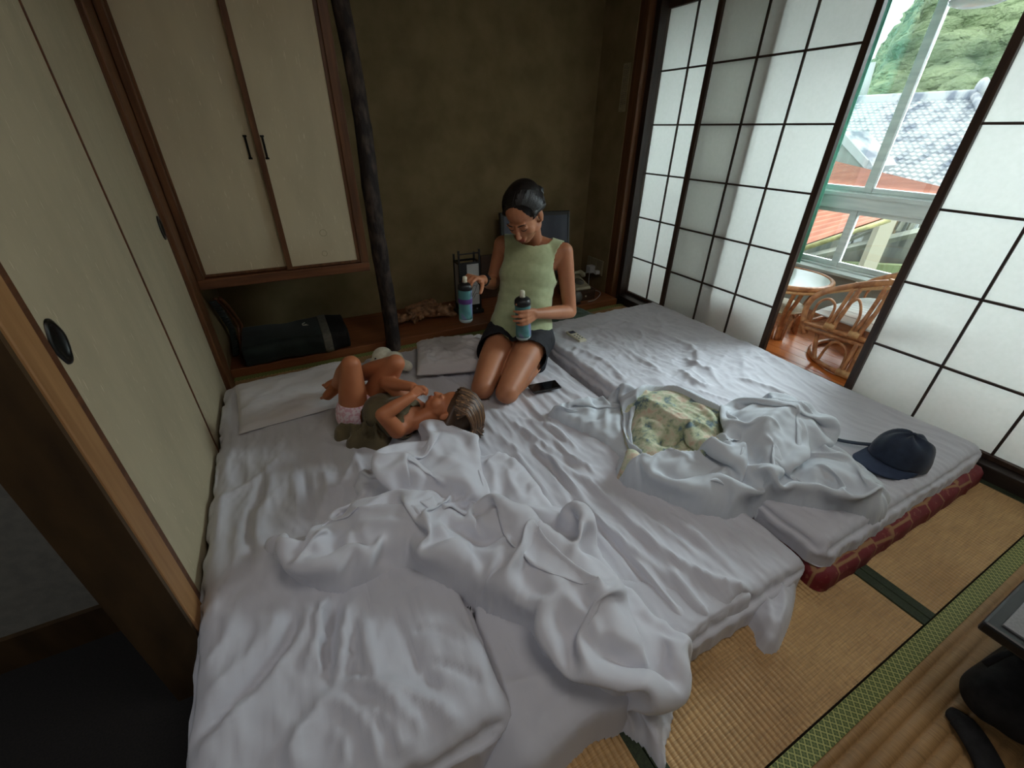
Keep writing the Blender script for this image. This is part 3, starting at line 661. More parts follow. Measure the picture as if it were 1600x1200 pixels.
# turquoise curtain gathered at the window
M_curt = mat('turquoise_curtain_cloth', s2l(120, 190, 170), s2l(140, 206, 186), .8, 20)
v = []; f = []; n = 60
for i in range(n+1):
    t = i/n; y = 1.84+.34*t; x = 3.36+.028*sin(t*2*pi*5)
    for z in (.37, 1.2, 2.1): v.append((x+.004*sin(z*3+t*20), y, z))
for i in range(n):
    for j in range(2): f.append((i*3+j, (i+1)*3+j, (i+1)*3+j+1, i*3+j+1))
o = make('curtain', v, f, M_curt, smooth=True); md = o.modifiers.new('thick', 'SOLIDIFY'); md.thickness = .002; props(o, 'turquoise curtain gathered beside the veranda window', 'curtain')
o = MB().tube([(3.36, -1.5, 2.12), (3.36, 3.05, 2.12)], .01, 8).build('trim_curtain_rail', M_alu, smooth=True); o['kind'] = 'structure'
# lamp hanging over the veranda: brown rim with white glass below
lp = thing('pendant_lamp', 'brown-rimmed white pendant lamp hanging in the veranda at the top edge', 'lamp', (2.98, 1.26, 1.76))
MB().lathe([(0, 1.695), (.07, 1.697), (.10, 1.708), (.105, 1.72), (.0, 1.725)], (2.98, 1.27, .0), 30).build('glass_diffuser', mat('white_lamp_glass', s2l(210, 220, 216), None, .2), lp, smooth=True)
MB().lathe([(.085, 1.72), (.098, 1.722), (.095, 1.76), (.05, 1.80), (.01, 1.85)], (2.98, 1.27, 0), 30).build('rim', M_rat, lp, smooth=True)
MB().tube([(2.98, 1.27, 1.84), (2.98, 1.27, 2.5)], .004, 6).build('cord', M_black, lp)
# ================================================================== BEDDING
def cotton(name, c, c2=None, sheen=.3):
    m = _cotton(name, c, c2, sheen); nt = m.node_tree; n, l = nt.nodes, nt.links; b = n['Principled BSDF']
    old = [k for k in l if k.to_socket == b.inputs['Normal']][0].from_node
    mp = mapping(nt, (5.5, 4, 5)); nz = n.new('ShaderNodeTexNoise'); nz.noise_type = 'RIDGED_MULTIFRACTAL'; nz.inputs['Scale'].default_value = 1; nz.inputs['Detail'].default_value = 4; nz.inputs['Distortion'].default_value = .7; l.new(mp.outputs[0], nz.inputs[0])
    bp = n.new('ShaderNodeBump'); bp.inputs['Strength'].default_value = .55; bp.inputs['Distance'].default_value = .010; l.new(nz.outputs[0], bp.inputs['Height']); l.new(old.outputs[0], bp.inputs['Normal']); l.new(bp.outputs[0], b.inputs['Normal']); return m
def _cotton(name, c, c2=None, sheen=.3):
    return mat(name, [q*.97 for q in c] if c2 is None else c2, c, .78, 5, 4, .12, (500, 500, 500), spec=.25, sheen=sheen, bdist=.0006)
M_sheet = cotton('white_cotton_sheet', s2l(198, 198, 206))
M_duvet = cotton('white_duvet_cotton', s2l(206, 206, 214))
M_duvet2 = cotton('white_duvet_cotton_cool', s2l(200, 206, 214))
M_pillow = cotton('white_pillowcase', s2l(206, 202, 204))
def upix(poly, z): return [tuple(at(p[0], p[1], 2, p[2] if len(p) > 2 else z))[:2] for p in poly]
def dist_poly(X, Y, P, closed):
    """distance, side and arclength fraction to a polyline"""
    best = np.full(X.shape, 1e9); side = np.zeros(X.shape); frac = np.zeros(X.shape); n = len(P); L = 0
    segs = [(P[i], P[(i+1) % n]) for i in range(n if closed else n-1)]
    tot = sum(math.hypot(b[0]-a[0], b[1]-a[1]) for a, b in segs)+1e-9
    for a, b in segs:
        dx, dy = b[0]-a[0], b[1]-a[1]; l2 = dx*dx+dy*dy+1e-12; l = sqrt(l2)
        t = np.clip(((X-a[0])*dx+(Y-a[1])*dy)/l2, 0, 1); ex = X-a[0]-t*dx; ey = Y-a[1]-t*dy; d = ex*ex+ey*ey
        m_ = d < best; best = np.where(m_, d, best); side = np.where(m_, np.sign(dx*ey-dy*ex), side); frac = np.where(m_, (L+t*l)/tot, frac); L += l
    return np.sqrt(best), side, frac
def inside(X, Y, P):
    c = np.zeros(X.shape, bool); n = len(P)
    for i in range(n):
        (x1, y1), (x2, y2) = P[i], P[(i+1) % n]
        if y1 == y2: continue
        k = (y1 > Y) != (y2 > Y); c ^= k & (X < (x2-x1)*(Y-y1)/(y2-y1)+x1)
    return c
def sm2(P, closed=False, n=4):
    return [(p[0], p[1]) for p in smooth_path([(a, b, 0) for a, b in P], n, closed)]
ROUND = [False]
def billow(x, y, seed=0, o=3):
    r = 0; a = 1; f = 1
    for k in range(o): r = r+a*np.sqrt(np.abs(perlin(x*f, y*f, seed+k))*1.6+.002); a *= .42; f *= 2.1
    return r/1.3
def blur(Z, n=2):
    for _ in range(n):
        Z = Z.copy(); Z[1:-1] = (Z[:-2]+2*Z[1:-1]+Z[2:])/4; Z[:, 1:-1] = (Z[:, :-2]+2*Z[:, 1:-1]+Z[:, 2:])/4
    return Z
def ridges_h(X, Y, R, z):
    """R: list of (pixel path, height, width left, width right)"""
    h = np.zeros(X.shape)
    for r in R:
        P = sm2(upix(r[0], z)); a, wl = r[1], r[2]; wr = r[3] if len(r) > 3 else wl
        mxw = max(wl, wr)*4.5; xs = [p[0] for p in P]; ys = [p[1] for p in P]
        k = (X > min(xs)-mxw) & (X < max(xs)+mxw) & (Y > min(ys)-mxw) & (Y < max(ys)+mxw)
        if not k.any(): continue
        d, s, f = dist_poly(X[k], Y[k], P, False); w = np.where(s > 0, wl, wr)
        e = .28*w; prof = .5*np.exp(-(d/w)**2*.8)+.5*np.exp(-(np.sqrt(d*d+(.15*w)**2)-.15*w)/w*2.2) if (a > 0 and ROUND[0]) else np.exp(-(np.sqrt(d*d+e*e)-e)/w*1.35)
        h[k] += a*prof*np.clip(np.minimum(f, 1-f)*5+.12, 0, 1)
    return h
FUT = [(-.41, .215, .36, 2.18, .135), (.215, 1.185, .31, 2.24, .105), (1.215, 2.255, .30, 2.20, .15)]
def sstep(t): t = np.clip(t, 0, 1); return t*t*(3-2*t)
def Zb(X, Y, soft=.05, only=None):
    z = np.zeros(np.shape(X))
    for (a, b, c, d, h) in (FUT if only is None else [FUT[only]]):
        m_ = sstep((X-a+soft)/soft)*sstep((b+soft-X)/soft)*sstep((Y-c+soft)/soft)*sstep((d+soft-Y)/soft); z = np.maximum(z, h*m_)
    return z
def relax(P, lo, keep, su, sv, sd, iters=120, bend=.25, pin=None, pk=.25, far=.015, g=.0003, hi=None, drag=.90):
    """cloth settling: edges are longer than the space they lie in, so the sheet buckles into folds over the surface lo(x, y)"""
    P = P.copy(); P0 = P.copy(); V_ = np.zeros_like(P)
    def rest(d, sc): A, B = P0[d[0]], P0[d[1]]; return np.linalg.norm(B-A, axis=-1)*sc
    def cut(M_, di, dj):
        nI, nJ = M_.shape[:2]; i0, i1 = max(0, -di), nI-max(0, di); j0, j1 = max(0, -dj), nJ-max(0, dj)
        return (slice(i0, i1), slice(j0, j1)), (slice(i0+di, i1+di), slice(j0+dj, j1+dj))
    cons = []
    for di, dj, sc, k in ((1, 0, su, .9), (0, 1, sv, .9), (1, 1, sd, .35), (1, -1, sd, .35), (2, 0, su, bend), (0, 2, sv, bend), (4, 0, su, far), (0, 4, sv, far)):
        a, b = cut(P, di, dj); r = np.linalg.norm(P0[b]-P0[a], axis=-1); scf = (sc[a]+sc[b])/2
        # bends keep the straight length, so folds stay broad
        if di in (2, 4) or dj in (2, 4):
            n = max(abs(di), abs(dj)); r = 0
            for q in range(n):
                e1 = (slice(a[0].start+(di//n)*q, a[0].stop+(di//n)*q), slice(a[1].start+(dj//n)*q, a[1].stop+(dj//n)*q)); e2 = (slice(e1[0].start+di//n, e1[0].stop+di//n), slice(e1[1].start+dj//n, e1[1].stop+dj//n))
                r = r+np.linalg.norm(P0[e2]-P0[e1], axis=-1)
        w = (keep[a] & keep[b]).astype(float)*k; cons.append((a, b, r*scf, w[..., None]))
    for it in range(iters):
        V_ *= drag; V_[..., 2] -= g; Q = P.copy(); P = P+V_
        for rep in range(2):
            for a, b, r, w in cons:
                d = P[b]-P[a]; L = np.sqrt((d*d).sum(-1))+1e-9; c = ((L-r)/L)[..., None]*d*w*.5*.55; P[a] += c; P[b] -= c
        if pin is not None: P += (P0-P)*pin[..., None]*pk
        f = lo if isinstance(lo, np.ndarray) else lo(P[..., 0], P[..., 1]); P[..., 2] = np.maximum(P[..., 2], f)
        if hi is not None: P[..., 2] = np.minimum(P[..., 2], hi)
        V_ = np.clip(P-Q, -.006, .006)
    return P
def up2(A):
    n, m = A.shape[:2]; B = np.zeros((2*n-1, 2*m-1)+A.shape[2:]); B[::2, ::2] = A; B[1::2, ::2] = (A[1:]+A[:-1])/2; B[:, 1::2] = (B[:, :-1:2]+B[:, 2::2])/2; return B
def gridmesh(name, X, Y, Z, m_, keep=None, parent=None, mats=None):
    nI, nJ = X.shape; idx = np.arange(nI*nJ).reshape(nI, nJ)
    q = np.stack([idx[:-1, :-1], idx[1:, :-1], idx[1:, 1:], idx[:-1, 1:]], -1).reshape(-1, 4)
    V_ = np.stack([X, Y, Z], -1).reshape(-1, 3)
    if keep is not None:
        k = keep.reshape(-1)[q].all(1); q = q[k]; used = np.unique(q); re = -np.ones(len(V_), int); re[used] = np.arange(len(used)); q = re[q]; V_ = V_[used]
    me = bpy.data.meshes.new(name); mn, mx = V_.min(0), V_.max(0)
    off = np.array(wloc(parent)) if parent is not None else np.array([(mn[0]+mx[0])/2, (mn[1]+mx[1])/2, mn[2]])
    V_ = V_-off; me.vertices.add(len(V_)); me.vertices.foreach_set('co', V_.ravel()); me.loops.add(len(q)*4); me.loops.foreach_set('vertex_index', q.ravel())
    me.polygons.add(len(q)); me.polygons.foreach_set('loop_start', np.arange(len(q))*4); me.polygons.foreach_set('loop_total', np.full(len(q), 4)); me.update(); me.validate()
    me.materials.append(m_); me.polygons.foreach_set('use_smooth', [True]*len(me.polygons))
    o = bpy.data.objects.new(name, me); COL.objects.link(o)
    if parent is not None: o.parent = parent
    else: o.location = off
    return o
def bed_sheet(name, x0, x1, y0, y1, zt, z0, r, hf, m_, parent=None, step=.0065, drop_noise=.006, skirt=None, seed=0, cu=.10, cv=.045, iters=40):
    """mattress in its sheet: flat top that rolls over rounded edges"""
    D = skirt or (zt-z0)+r*.57
    a = np.arange(x0+r-D-0.0, x1-r+D+step, step); b = np.arange(y0+r-D, y1-r+D+step, step)
    A, B = np.meshgrid(a, b, indexing='ij'); cx_ = np.clip(A, x0+r, x1-r); cy_ = np.clip(B, y0+r, y1-r)
    dx, dy = A-cx_, B-cy_; d = np.hypot(dx, dy); ux, uy = dx/(d+1e-9), dy/(d+1e-9)
    th = np.clip(d/r, 0, pi/2); hor = r*np.sin(th)+np.where(d > r*pi/2, (d-r*pi/2)*.06, 0); ver = r*(1-np.cos(th))+np.maximum(0, d-r*pi/2)
    X, Y = cx_+ux*hor, cy_+uy*hor; Z = np.maximum(zt-ver, z0)
    h = hf(X, Y); nrm = np.clip(1-d/(r*1.4), 0, 1)
    per = (X+Y*1.3)
    fold = drop_noise*ridged(X*9+seed, Y*9, seed+2, 2)*np.clip(d/r, 0, 1)
    Z = Z+h*nrm; X = X+ux*(fold+h*.3*(1-nrm)); Y = Y+uy*(fold+h*.3*(1-nrm))
    P3 = np.stack([X, Y, Z], -1)
    def LOW(x, y):
        q = np.hypot(x-np.clip(x, x0+r, x1-r), y-np.clip(y, y0+r, y1-r)); return np.where(q < r, zt-r+np.sqrt(np.maximum(0, r*r-q*q)), z0)-.001+.97*hf(x, y)*np.clip(1-q/r, 0, 1)
    n1 = np.clip(.55+.9*fbm(X*2.3, Y*1.4, seed+71, 2), 0, 1.1); n2 = np.clip(.5+.9*fbm(X*1.7, Y*2.1, seed+72, 2), 0, 1.1)
    C = P3[::2, ::2]; n1, n2, dd = n1[::2, ::2], n2[::2, ::2], d[::2, ::2]; pin = np.clip((dd-r*1.2)/(r*.4), 0, 1)
    rim = np.zeros(dd.shape); rim[:1] = rim[-1:] = 1; rim[:, :1] = rim[:, -1:] = 1; pin = np.maximum(pin*.6, rim)
    f0 = LOW(C[..., 0], C[..., 1])
    C = relax(C, lambda x, y: f0, np.ones(dd.shape, bool), 1+cu*n1, 1+cv*n2, 1+(cu+cv)/2*n1, iters, .10, pin, .35, far=.0, g=.0005)
    C = up2(C); nn, mm = C.shape[:2]; Xc, Yc = C[..., 0], C[..., 1]; C[..., 2] += .0045*ridged(Xc*16+2.5*fbm(Xc*2, Yc*2, seed+5, 2), Yc*3.2+Xc*2, seed+6, 2)*nrm[:nn, :mm]
    return gridmesh(name, C[..., 0], C[..., 1], C[..., 2], m_, parent=parent)
# --- wrinkle fields
def wr_left(X, Y):
    w = .004*fbm(X*6, Y*4, 3, 3)+.013*ridged(X*6.5+.8*fbm(X*3, Y*3, 9, 2), Y*1.9+.5*X, 21, 3)+.005*ridged(X*14+2*Y, Y*5, 24, 2)*(.5+.5*sstep((1.9-Y)/.4))
    R = [([(410, 719), (407, 770), (392, 794), (395, 860), (398, 900)], -.016, .016), ([(420, 722), (418, 775), (404, 800), (408, 860)], .014, .02, .035),
         ([(471, 722), (482, 776), (488, 815)], -.013, .012), ([(455, 722), (466, 780), (470, 815)], .012, .03, .02), ([(500, 728), (512, 752), (503, 800)], .014, .02),
         ([(440, 700), (400, 740), (350, 770), (335, 800)], .01, .018), ([(560, 700), (540, 740), (510, 770)], .010, .02), ([(548, 690), (560, 715), (562, 745)], .012, .012),
         ([(524, 928), (525, 1010), (521, 1070)], -.030, .010, .014), ([(545, 935), (540, 1000), (532, 1065)], .020, .014, .02), ([(505, 930), (500, 990), (480, 1060)], .016, .03, .016),
         ([(560, 941), (549, 1037), (546, 1065)], -.014, .010), ([(463, 941), (458, 990), (410, 1050), (342, 1120), (270, 1190)], -.026, .016, .022),
         ([(480, 940), (474, 995), (430, 1060), (362, 1130), (300, 1195)], .020, .03, .02), ([(440, 935), (428, 985), (370, 1050), (310, 1110)], .014, .03),
         ([(560, 941), (590, 1054), (628, 1076), (700, 1117), (725, 1150)], .022, .013, .02), ([(524, 1078), (474, 1155), (452, 1200)], .018, .02), ([(612, 947), (650, 1043), (700, 1092)], -.016, .012),
         ([(535, 1070), (571, 1068), (612, 1092), (667, 1147)], .022, .012, .02), ([(520, 1090), (555, 1105), (590, 1150), (600, 1190)], .018, .014), ([(575, 1100), (610, 1130), (630, 1180)], .016, .012),
         ([(640, 985), (690, 990), (722, 1012)], -.008, .008), ([(655, 1035), (700, 1045), (755, 1075)], -.010, .009), ([(690, 920), (720, 970), (730, 990)], -.010, .01), ([(390, 920), (360, 1000), (310, 1060)], .012, .02, .03),
         ([(350, 640), (365, 680), (350, 720)], .010, .02), ([(350, 760), (335, 850), (325, 930)], .010, .02), ([(480, 1120), (470, 1170), (480, 1200)], .012, .012), ([(530, 1130), (545, 1170), (540, 1200)], .012, .010)]
    return w+1.2*ridges_h(X, Y, R, .15)
def wr_mid(X, Y):
    a = .10; U = X+.10*(Y-1)+.03*fbm(X*3, Y*2, 4, 2)
    w = .003*fbm(X*7, Y*5, 13, 3)+.015*ridged(U*7.5, Y*1.2+3, 31, 3)+.008*ridged(U*17, Y*2.2, 37, 2)-.004
    R = [([(947, 782), (1010, 836), (1052, 871), (1103, 899), (1173, 922), (1195, 957)], .020, .014, .026), ([(1015, 787), (1080, 829), (1138, 885), (1176, 917)], .014, .013, .022),
         ([(820, 690), (875, 748), (905, 788), (950, 835), (988, 878), (1055, 955)], -.012, .008), ([(832, 690), (890, 750), (920, 790), (962, 835), (1000, 878)], .010, .02),
         ([(855, 708), (900, 742), (930, 750)], .010, .014), ([(800, 703), (845, 755), (858, 778)], .012, .012), ([(950, 760), (992, 795), (1050, 835), (1100, 880)], .013, .013, .022),
         ([(780, 640), (830, 680), (900, 720), (960, 735)], .010, .016), ([(860, 640), (900, 665), (950, 690), (985, 700)], -.008, .010), ([(1040, 880), (1080, 930), (1110, 960)], .012, .014), ([(990, 870), (1040, 930), (1080, 965)], .011, .014),
         ([(800, 650), (850, 660), (890, 690)], .008, .014), ([(1120, 905), (1150, 940), (1160, 960)], .012, .012), ([(830, 660), (880, 700), (940, 770), (1000, 820)], .008, .014)]
    return w+1.35*ridges_h(X, Y, R, .12)
def wr_right(X, Y):
    back = sstep((Y-.9)/.4)
    w = .0025*fbm(X*6, Y*6, 43, 3)+back*(.012*ridged(X*4.5+.5*Y, Y*5.5-1.5*X+.7*fbm(X*3, Y*3, 5, 2), 47, 3)+.007*ridged(X*8, Y*13-3*X, 51, 2))
    w = w+.014*ridged(X*19, Y*2.0, 57, 2)*np.clip(1-(Y-.30)/.20, 0, 1)*.8
    R = [([(1060, 575), (1090, 600), (1115, 603)], .012, .012), ([(1150, 590), (1200, 605), (1235, 620)], .010, .014), ([(1070, 560), (1095, 575), (1120, 580)], .010, .012), ([(960, 500), (1020, 520), (1080, 545), (1090, 575)], .014, .03, .02),
         ([(1090, 610), (1150, 628)], .008, .008), ([(1070, 612), (1120, 635)], .008, .008), ([(940, 530), (1000, 560), (1040, 590)], .008, .02), ([(900, 545), (950, 570), (980, 600)], .009, .016), ([(1200, 800), (1230, 820), (1245, 830)], .008, .014)]
    return w+1.35*ridges_h(X, Y, R, .155)
t1 = thing('futon', 'white-sheeted futon along the left paper doors, wrinkled, its rounded foot end nearest the camera', 'futon', (-.1, 1.3, 0), 'futons laid side by side')
bed_sheet('fitted_sheet', -.412, .21, .36, 2.18, .145, .004, .055, lambda X, Y: wr_left(X, Y)-.03*sstep((Y-.9)/.5), M_sheet, t1, drop_noise=.012, seed=1)
M_seam = cotton('seam_line', s2l(176, 172, 180))
t2 = thing('futon', 'white-sheeted futon in the middle, long creases running to its foot, under the big duvet', 'futon', (.7, 1.3, 0), 'futons laid side by side')
bed_sheet('fitted_sheet', .225, 1.185, .31, 2.24, .105, .004, .045, wr_mid, M_sheet, t2, drop_noise=.010, seed=5)
# the bottom sheet runs on across both mattresses
def overlap_sheet(x0, x1, y0, y1):
    X, Y = np.meshgrid(np.arange(x0, x1, .008), np.arange(y0, y1, .008), indexing='ij')
    t = sstep((X-.08)/.30); wl_ = wr_left(X, Y); wm_ = wr_mid(X, Y); Z = (.145-.03*sstep((Y-.9)/.5)+wl_)*(1-t)+(.105+wm_)*t+.008
    ed = np.minimum(np.minimum(X-x0, x1-X), np.minimum(Y-y0, y1-Y+.02)); return gridmesh('top_sheet', X, Y, Z-.012*sstep(1-ed/.07)-.03*sstep(1-ed/.02), M_sheet, parent=t2)
overlap_sheet(-.05, .45, .70, 2.17)
# sheet cloth spilling on the mat at the foot of the middle futon
def spill(name, poly, m_, parent, th=.012, z=0.0, R=(), amp=.006, seed=3, step=.005, edge=.03, soft=None):
    P = sm2(upix(poly, z+th), True, 3); xs = [p[0] for p in P]; ys = [p[1] for p in P]
    X, Y = np.meshgrid(np.arange(min(xs)-.02, max(xs)+.02, step), np.arange(min(ys)-.02, max(ys)+.02, step), indexing='ij')
    d, _, _ = dist_poly(X, Y, P, True); ins = inside(X, Y, P); sd = np.where(ins, d, -d); t = np.clip(sd/edge, 0, 1)
    Z = (z if soft is None else np.maximum(z, blur(Zb(X, Y, soft, 1)*.92, 8)))+th*np.sqrt(1-(1-t)**2)+amp*ridged(X*7, Y*4, seed, 3)*t+ridges_h(X, Y, R, z+th)*t
    Z = z+(Z-z)*np.clip(sd/.014+.2, 0, 1)-.012*np.clip(-sd/.006, 0, 1)
    return gridmesh(name, X, Y, Z, m_, keep=sd > -step*1.5, parent=parent)
spill('loose_sheet', [(700, 1215), (745, 1225), (775, 1130), (738, 960), (850, 930), (960, 930), (1060, 945), (1140, 945), (1165, 968), (1100, 1003), (1010, 1095), (975, 1138), (930, 1152), (905, 1172), (860, 1215), (830, 1235)][1:], M_sheet, t2, .014, 0, soft=.13, R=[([(760, 1110), (850, 1090), (950, 1040)], .014, .03), ([(830, 1180), (870, 1130), (960, 1080)], .012, .03)])
sp = spill('sheet_corner', [(1165, 905), (1200, 890), (1245, 885), (1252, 905), (1245, 950), (1232, 985), (1222, 1004), (1203, 1006), (1190, 992), (1186, 975), (1170, 950)], M_sheet, t2, .045, 0.0, [([(1215, 905), (1222, 950), (1214, 995)], .022, .02), ([(1190, 925), (1200, 960), (1198, 985)], .016, .014), ([(1240, 905), (1238, 950), (1226, 990)], .014, .012)], amp=.008, edge=.03)
# right: white futon on a red patterned one
def redmat():
    m, nt, n, l, b = _nodes('red_gold_brocade'); b.inputs['Roughness'].default_value = .7
    mp = mapping(nt, (9, 9, 9)); vo = n.new('ShaderNodeTexVoronoi'); vo.feature = 'DISTANCE_TO_EDGE'; vo.inputs['Scale'].default_value = 1; vo.inputs['Randomness'].default_value = .35; l.new(mp.outputs[0], vo.inputs[0])
    r = n.new('ShaderNodeValToRGB'); r.color_ramp.elements[0].position = .022; r.color_ramp.elements[0].color = V4(s2l(150, 112, 74)); r.color_ramp.elements[1].position = .045; r.color_ramp.elements[1].color = V4(s2l(112, 26, 34)); l.new(vo.outputs[0], r.inputs[0])
    mp2 = mapping(nt, (55, 55, 55)); nz = n.new('ShaderNodeTexNoise'); nz.inputs['Scale'].default_value = 1; l.new(mp2.outputs[0], nz.inputs[0]); r2 = n.new('ShaderNodeValToRGB'); r2.color_ramp.elements[0].position = .62; r2.color_ramp.elements[1].position = .7; r2.color_ramp.elements[0].color = (0, 0, 0, 1); r2.color_ramp.elements[1].color = (.5, .5, .5, 1); l.new(nz.outputs[0], r2.inputs[0])
    mx = n.new('ShaderNodeMixRGB'); mx.inputs[2].default_value = V4(s2l(156, 104, 80)); l.new(r2.outputs[0], mx.inputs[0]); l.new(r.outputs[0], mx.inputs[1]); l.new(mx.outputs[0], b.inputs['Base Color']); return m
M_red2 = redmat()
o = bed_sheet('under_futon', 1.20, 2.285, .262, 2.16, .068, .002, .032, lambda X, Y: .004*fbm(X*5, Y*5, 3, 2), M_red2, None, step=.012, drop_noise=.008, seed=8, iters=1)
props(o, 'red and gold patterned futon under the right-hand white futon, its edge showing', 'futon')
t3 = thing('futon', 'plump white-sheeted futon on the right by the paper screens, on a red one', 'futon', (1.73, 1.25, .068), 'futons laid side by side')
def wr3(X, Y): return wr_right(X, Y)
bed_sheet('fitted_sheet', 1.213, 2.262, .30, 2.13, .152, .070, .040, wr3, M_sheet, t3, drop_noise=.012, seed=12, cu=.07, cv=.07)
# --- duvets
def duvet(name, outline, lobes, R, m_, zc, th, edge, amp, seed, step=.0045, inner=None, comp=1.34, stuff=.90):
    ROUND[0] = True; P = sm2(upix(outline, zc), True, 3); xs = [p[0] for p in P]; ys = [p[1] for p in P]
    X, Y = np.meshgrid(np.arange(min(xs)-.03, max(xs)+.03, step), np.arange(min(ys)-.03, max(ys)+.03, step), indexing='ij')
    wx = .012*fbm(X*7, Y*7, seed+50, 2)
    d, _, _ = dist_poly(X, Y, P, True); ins = inside(X, Y, P); sd = np.where(ins, d, -d)+wx*.3; t = np.clip(sd/edge, 0, 1); prof = np.sqrt(np.maximum(0, 1-(1-t)**2))
    base = Zb(X, Y); H = th*prof; wide = sstep(sd/.11)*.75+.25
    for (poly, h, e) in lobes:
        Q = sm2(upix(poly, zc+h*.6), True, 3); d2, _, _ = dist_poly(X, Y, Q, True); s2 = np.where(inside(X, Y, Q), d2, -d2)+wx
        tt = np.clip(s2/e, 0, 1); p2 = np.sqrt(np.maximum(0, 1-(1-tt)**2)); H = np.maximum(H, (th*.5+h)*p2*np.minimum(1, prof*1.2)+th*.5*prof)
    H = H+1.3*ridges_h(X, Y, R, zc+th)*wide*np.minimum(1, prof*1.1)
    U = X+.35*fbm(X*2.2, Y*2.2, seed+9, 2); V_ = Y+.35*fbm(X*2.2+7, Y*2.2, seed+10, 2)
    H = blur(H, 3)+amp*(1.6*billow(U*4.5, V_*4.0, seed, 2)+.5*billow(U*10+2*V_, V_*8, seed+4, 2)-1.)*np.minimum(1, prof)+amp*(.9*ridged(U*7+3*V_, V_*3.2, seed+7, 3)+.55*ridged(U*6-8*V_, V_*12+3*U, seed+8, 2))*np.minimum(1, prof)
    H = blur(H, 1)
    H = np.maximum(H, .012*prof)
    Z = base+H-np.where(sd < 0, .025+np.minimum(.1, -sd*3), 0)
    # coarse folds, then finer ones
    nz = lambda k_, f: .5+.9*fbm(X*f, Y*f, seed+k_, 2)
    def lofun(F, x0_, y0_, st):
        def g_(x, y):
            i = np.clip((x-x0_)/st, 0, F.shape[0]-1.001); j = np.clip((y-y0_)/st, 0, F.shape[1]-1.001); a = i.astype(int); c = j.astype(int); u = i-a; w = j-c
            return F[a, c]*(1-u)*(1-w)+F[a+1, c]*u*(1-w)+F[a, c+1]*(1-u)*w+F[a+1, c+1]*u*w
        return g_
    LOW = lofun(base+(H-.012)*stuff*np.minimum(1, prof)+.004-np.where(sd < 0, .03, 0), X[0, 0], Y[0, 0], step)
    P3 = np.stack([X, Y, Z], -1)
    for (m_k, sc_, it_, bd) in ((4, comp, 90, .16), (2, 1+(comp-1)*.5, 45, .12)):
        C = P3[::4, ::4] if m_k == 4 else up2(C)
        shp = C.shape[:2]; sub = (slice(None, None, m_k), slice(None, None, m_k)); n1 = np.clip(nz(1, 2.6), 0, 1.2)[sub][:shp[0], :shp[1]]; n2 = np.clip(nz(2, 2.6), 0, 1.2)[sub][:shp[0], :shp[1]]
        if n1.shape != shp: n1 = np.resize(n1, shp); n2 = np.resize(n2, shp)
        sdm = sd[sub][:shp[0], :shp[1]]
        if sdm.shape != shp: C = C[:sdm.shape[0], :sdm.shape[1]]; shp = C.shape[:2]; n1 = n1[:shp[0], :shp[1]]; n2 = n2[:shp[0], :shp[1]]
        su = 1+(sc_-1)*n1; sv = 1+(sc_-1)*n2; kp = sdm > -step*m_k*1.6; pin = np.clip(1-sdm/(step*m_k*1.6), 0, 1)*kp
        C = relax(C, LOW, kp, su, sv, (su+sv)/2, it_, bd, pin, .5)
    P3 = up2(C); n_, m__ = min(P3.shape[0], X.shape[0]), min(P3.shape[1], X.shape[1]); P3 = P3[:n_, :m__]
    X, Y, sd = X[:n_, :m__], Y[:n_, :m__], sd[:n_, :m__]; X2, Y2, Z = P3[..., 0], P3[..., 1], P3[..., 2]
    X2, Y2, Z = blur(X2, 2), blur(Y2, 2), blur(Z, 2); Z = Z-np.where(sd < -step, .03, 0)
    keep = sd > -step*2.5
    if inner is None: return gridmesh(name, X2, Y2, Z, m_, keep)
    Qi = sm2(upix(inner[0], zc+inner[2]), True, 3); di, _, _ = dist_poly(X, Y, Qi, True); ii = np.where(inside(X, Y, Qi), di, -di)
    Zi = Z+.0; Zc = Z+.004+.020*np.exp(-np.abs(ii)/.022)-np.where(ii > 0, .05*np.clip(ii/.03, 0, 1), 0)
    o = gridmesh(name, X2, Y2, Zc, m_, keep & (ii < .02))
    Zi2 = Z-.004+.006*ridged(X*22, Y*20, seed+20, 2)
    for (c, rx, dep) in inner[3]:
        cx0, cy0 = at(c[0], c[1], 2, zc+.1)[:2]; rr2 = ((X-cx0)/rx[0])**2+((Y-cy0)/rx[1])**2; Zi2 = Zi2-dep*np.exp(-rr2**1.5)
    i_ = gridmesh('inner_quilt', X2, Y2, Zi2, inner[1], keep & (ii > -.012), parent=o)
    return o
OUT1 = [(662, 668), (690, 660), (738, 680), (748, 700), (785, 698), (815, 712), (845, 745), (862, 775), (905, 788), (930, 812), (938, 842), (965, 880), (1014, 932), (1065, 972), (1082, 995, .12), (1082, 1015, .09), (1066, 1081, .06), (1046, 1153, .02), (1038, 1200, .01),
        (1022, 1185, .01), (982, 1133, .06), (939, 1096, .09), (885, 1045), (841, 1006), (827, 975), (784, 958), (735, 932), (660, 905), (630, 900), (590, 913), (540, 926), (495, 926), (460, 913), (430, 882), (413, 852), (440, 842), (480, 832), (500, 815), (520, 800), (542, 793), (552, 775), (553, 750), (565, 736), (600, 724), (640, 700)]
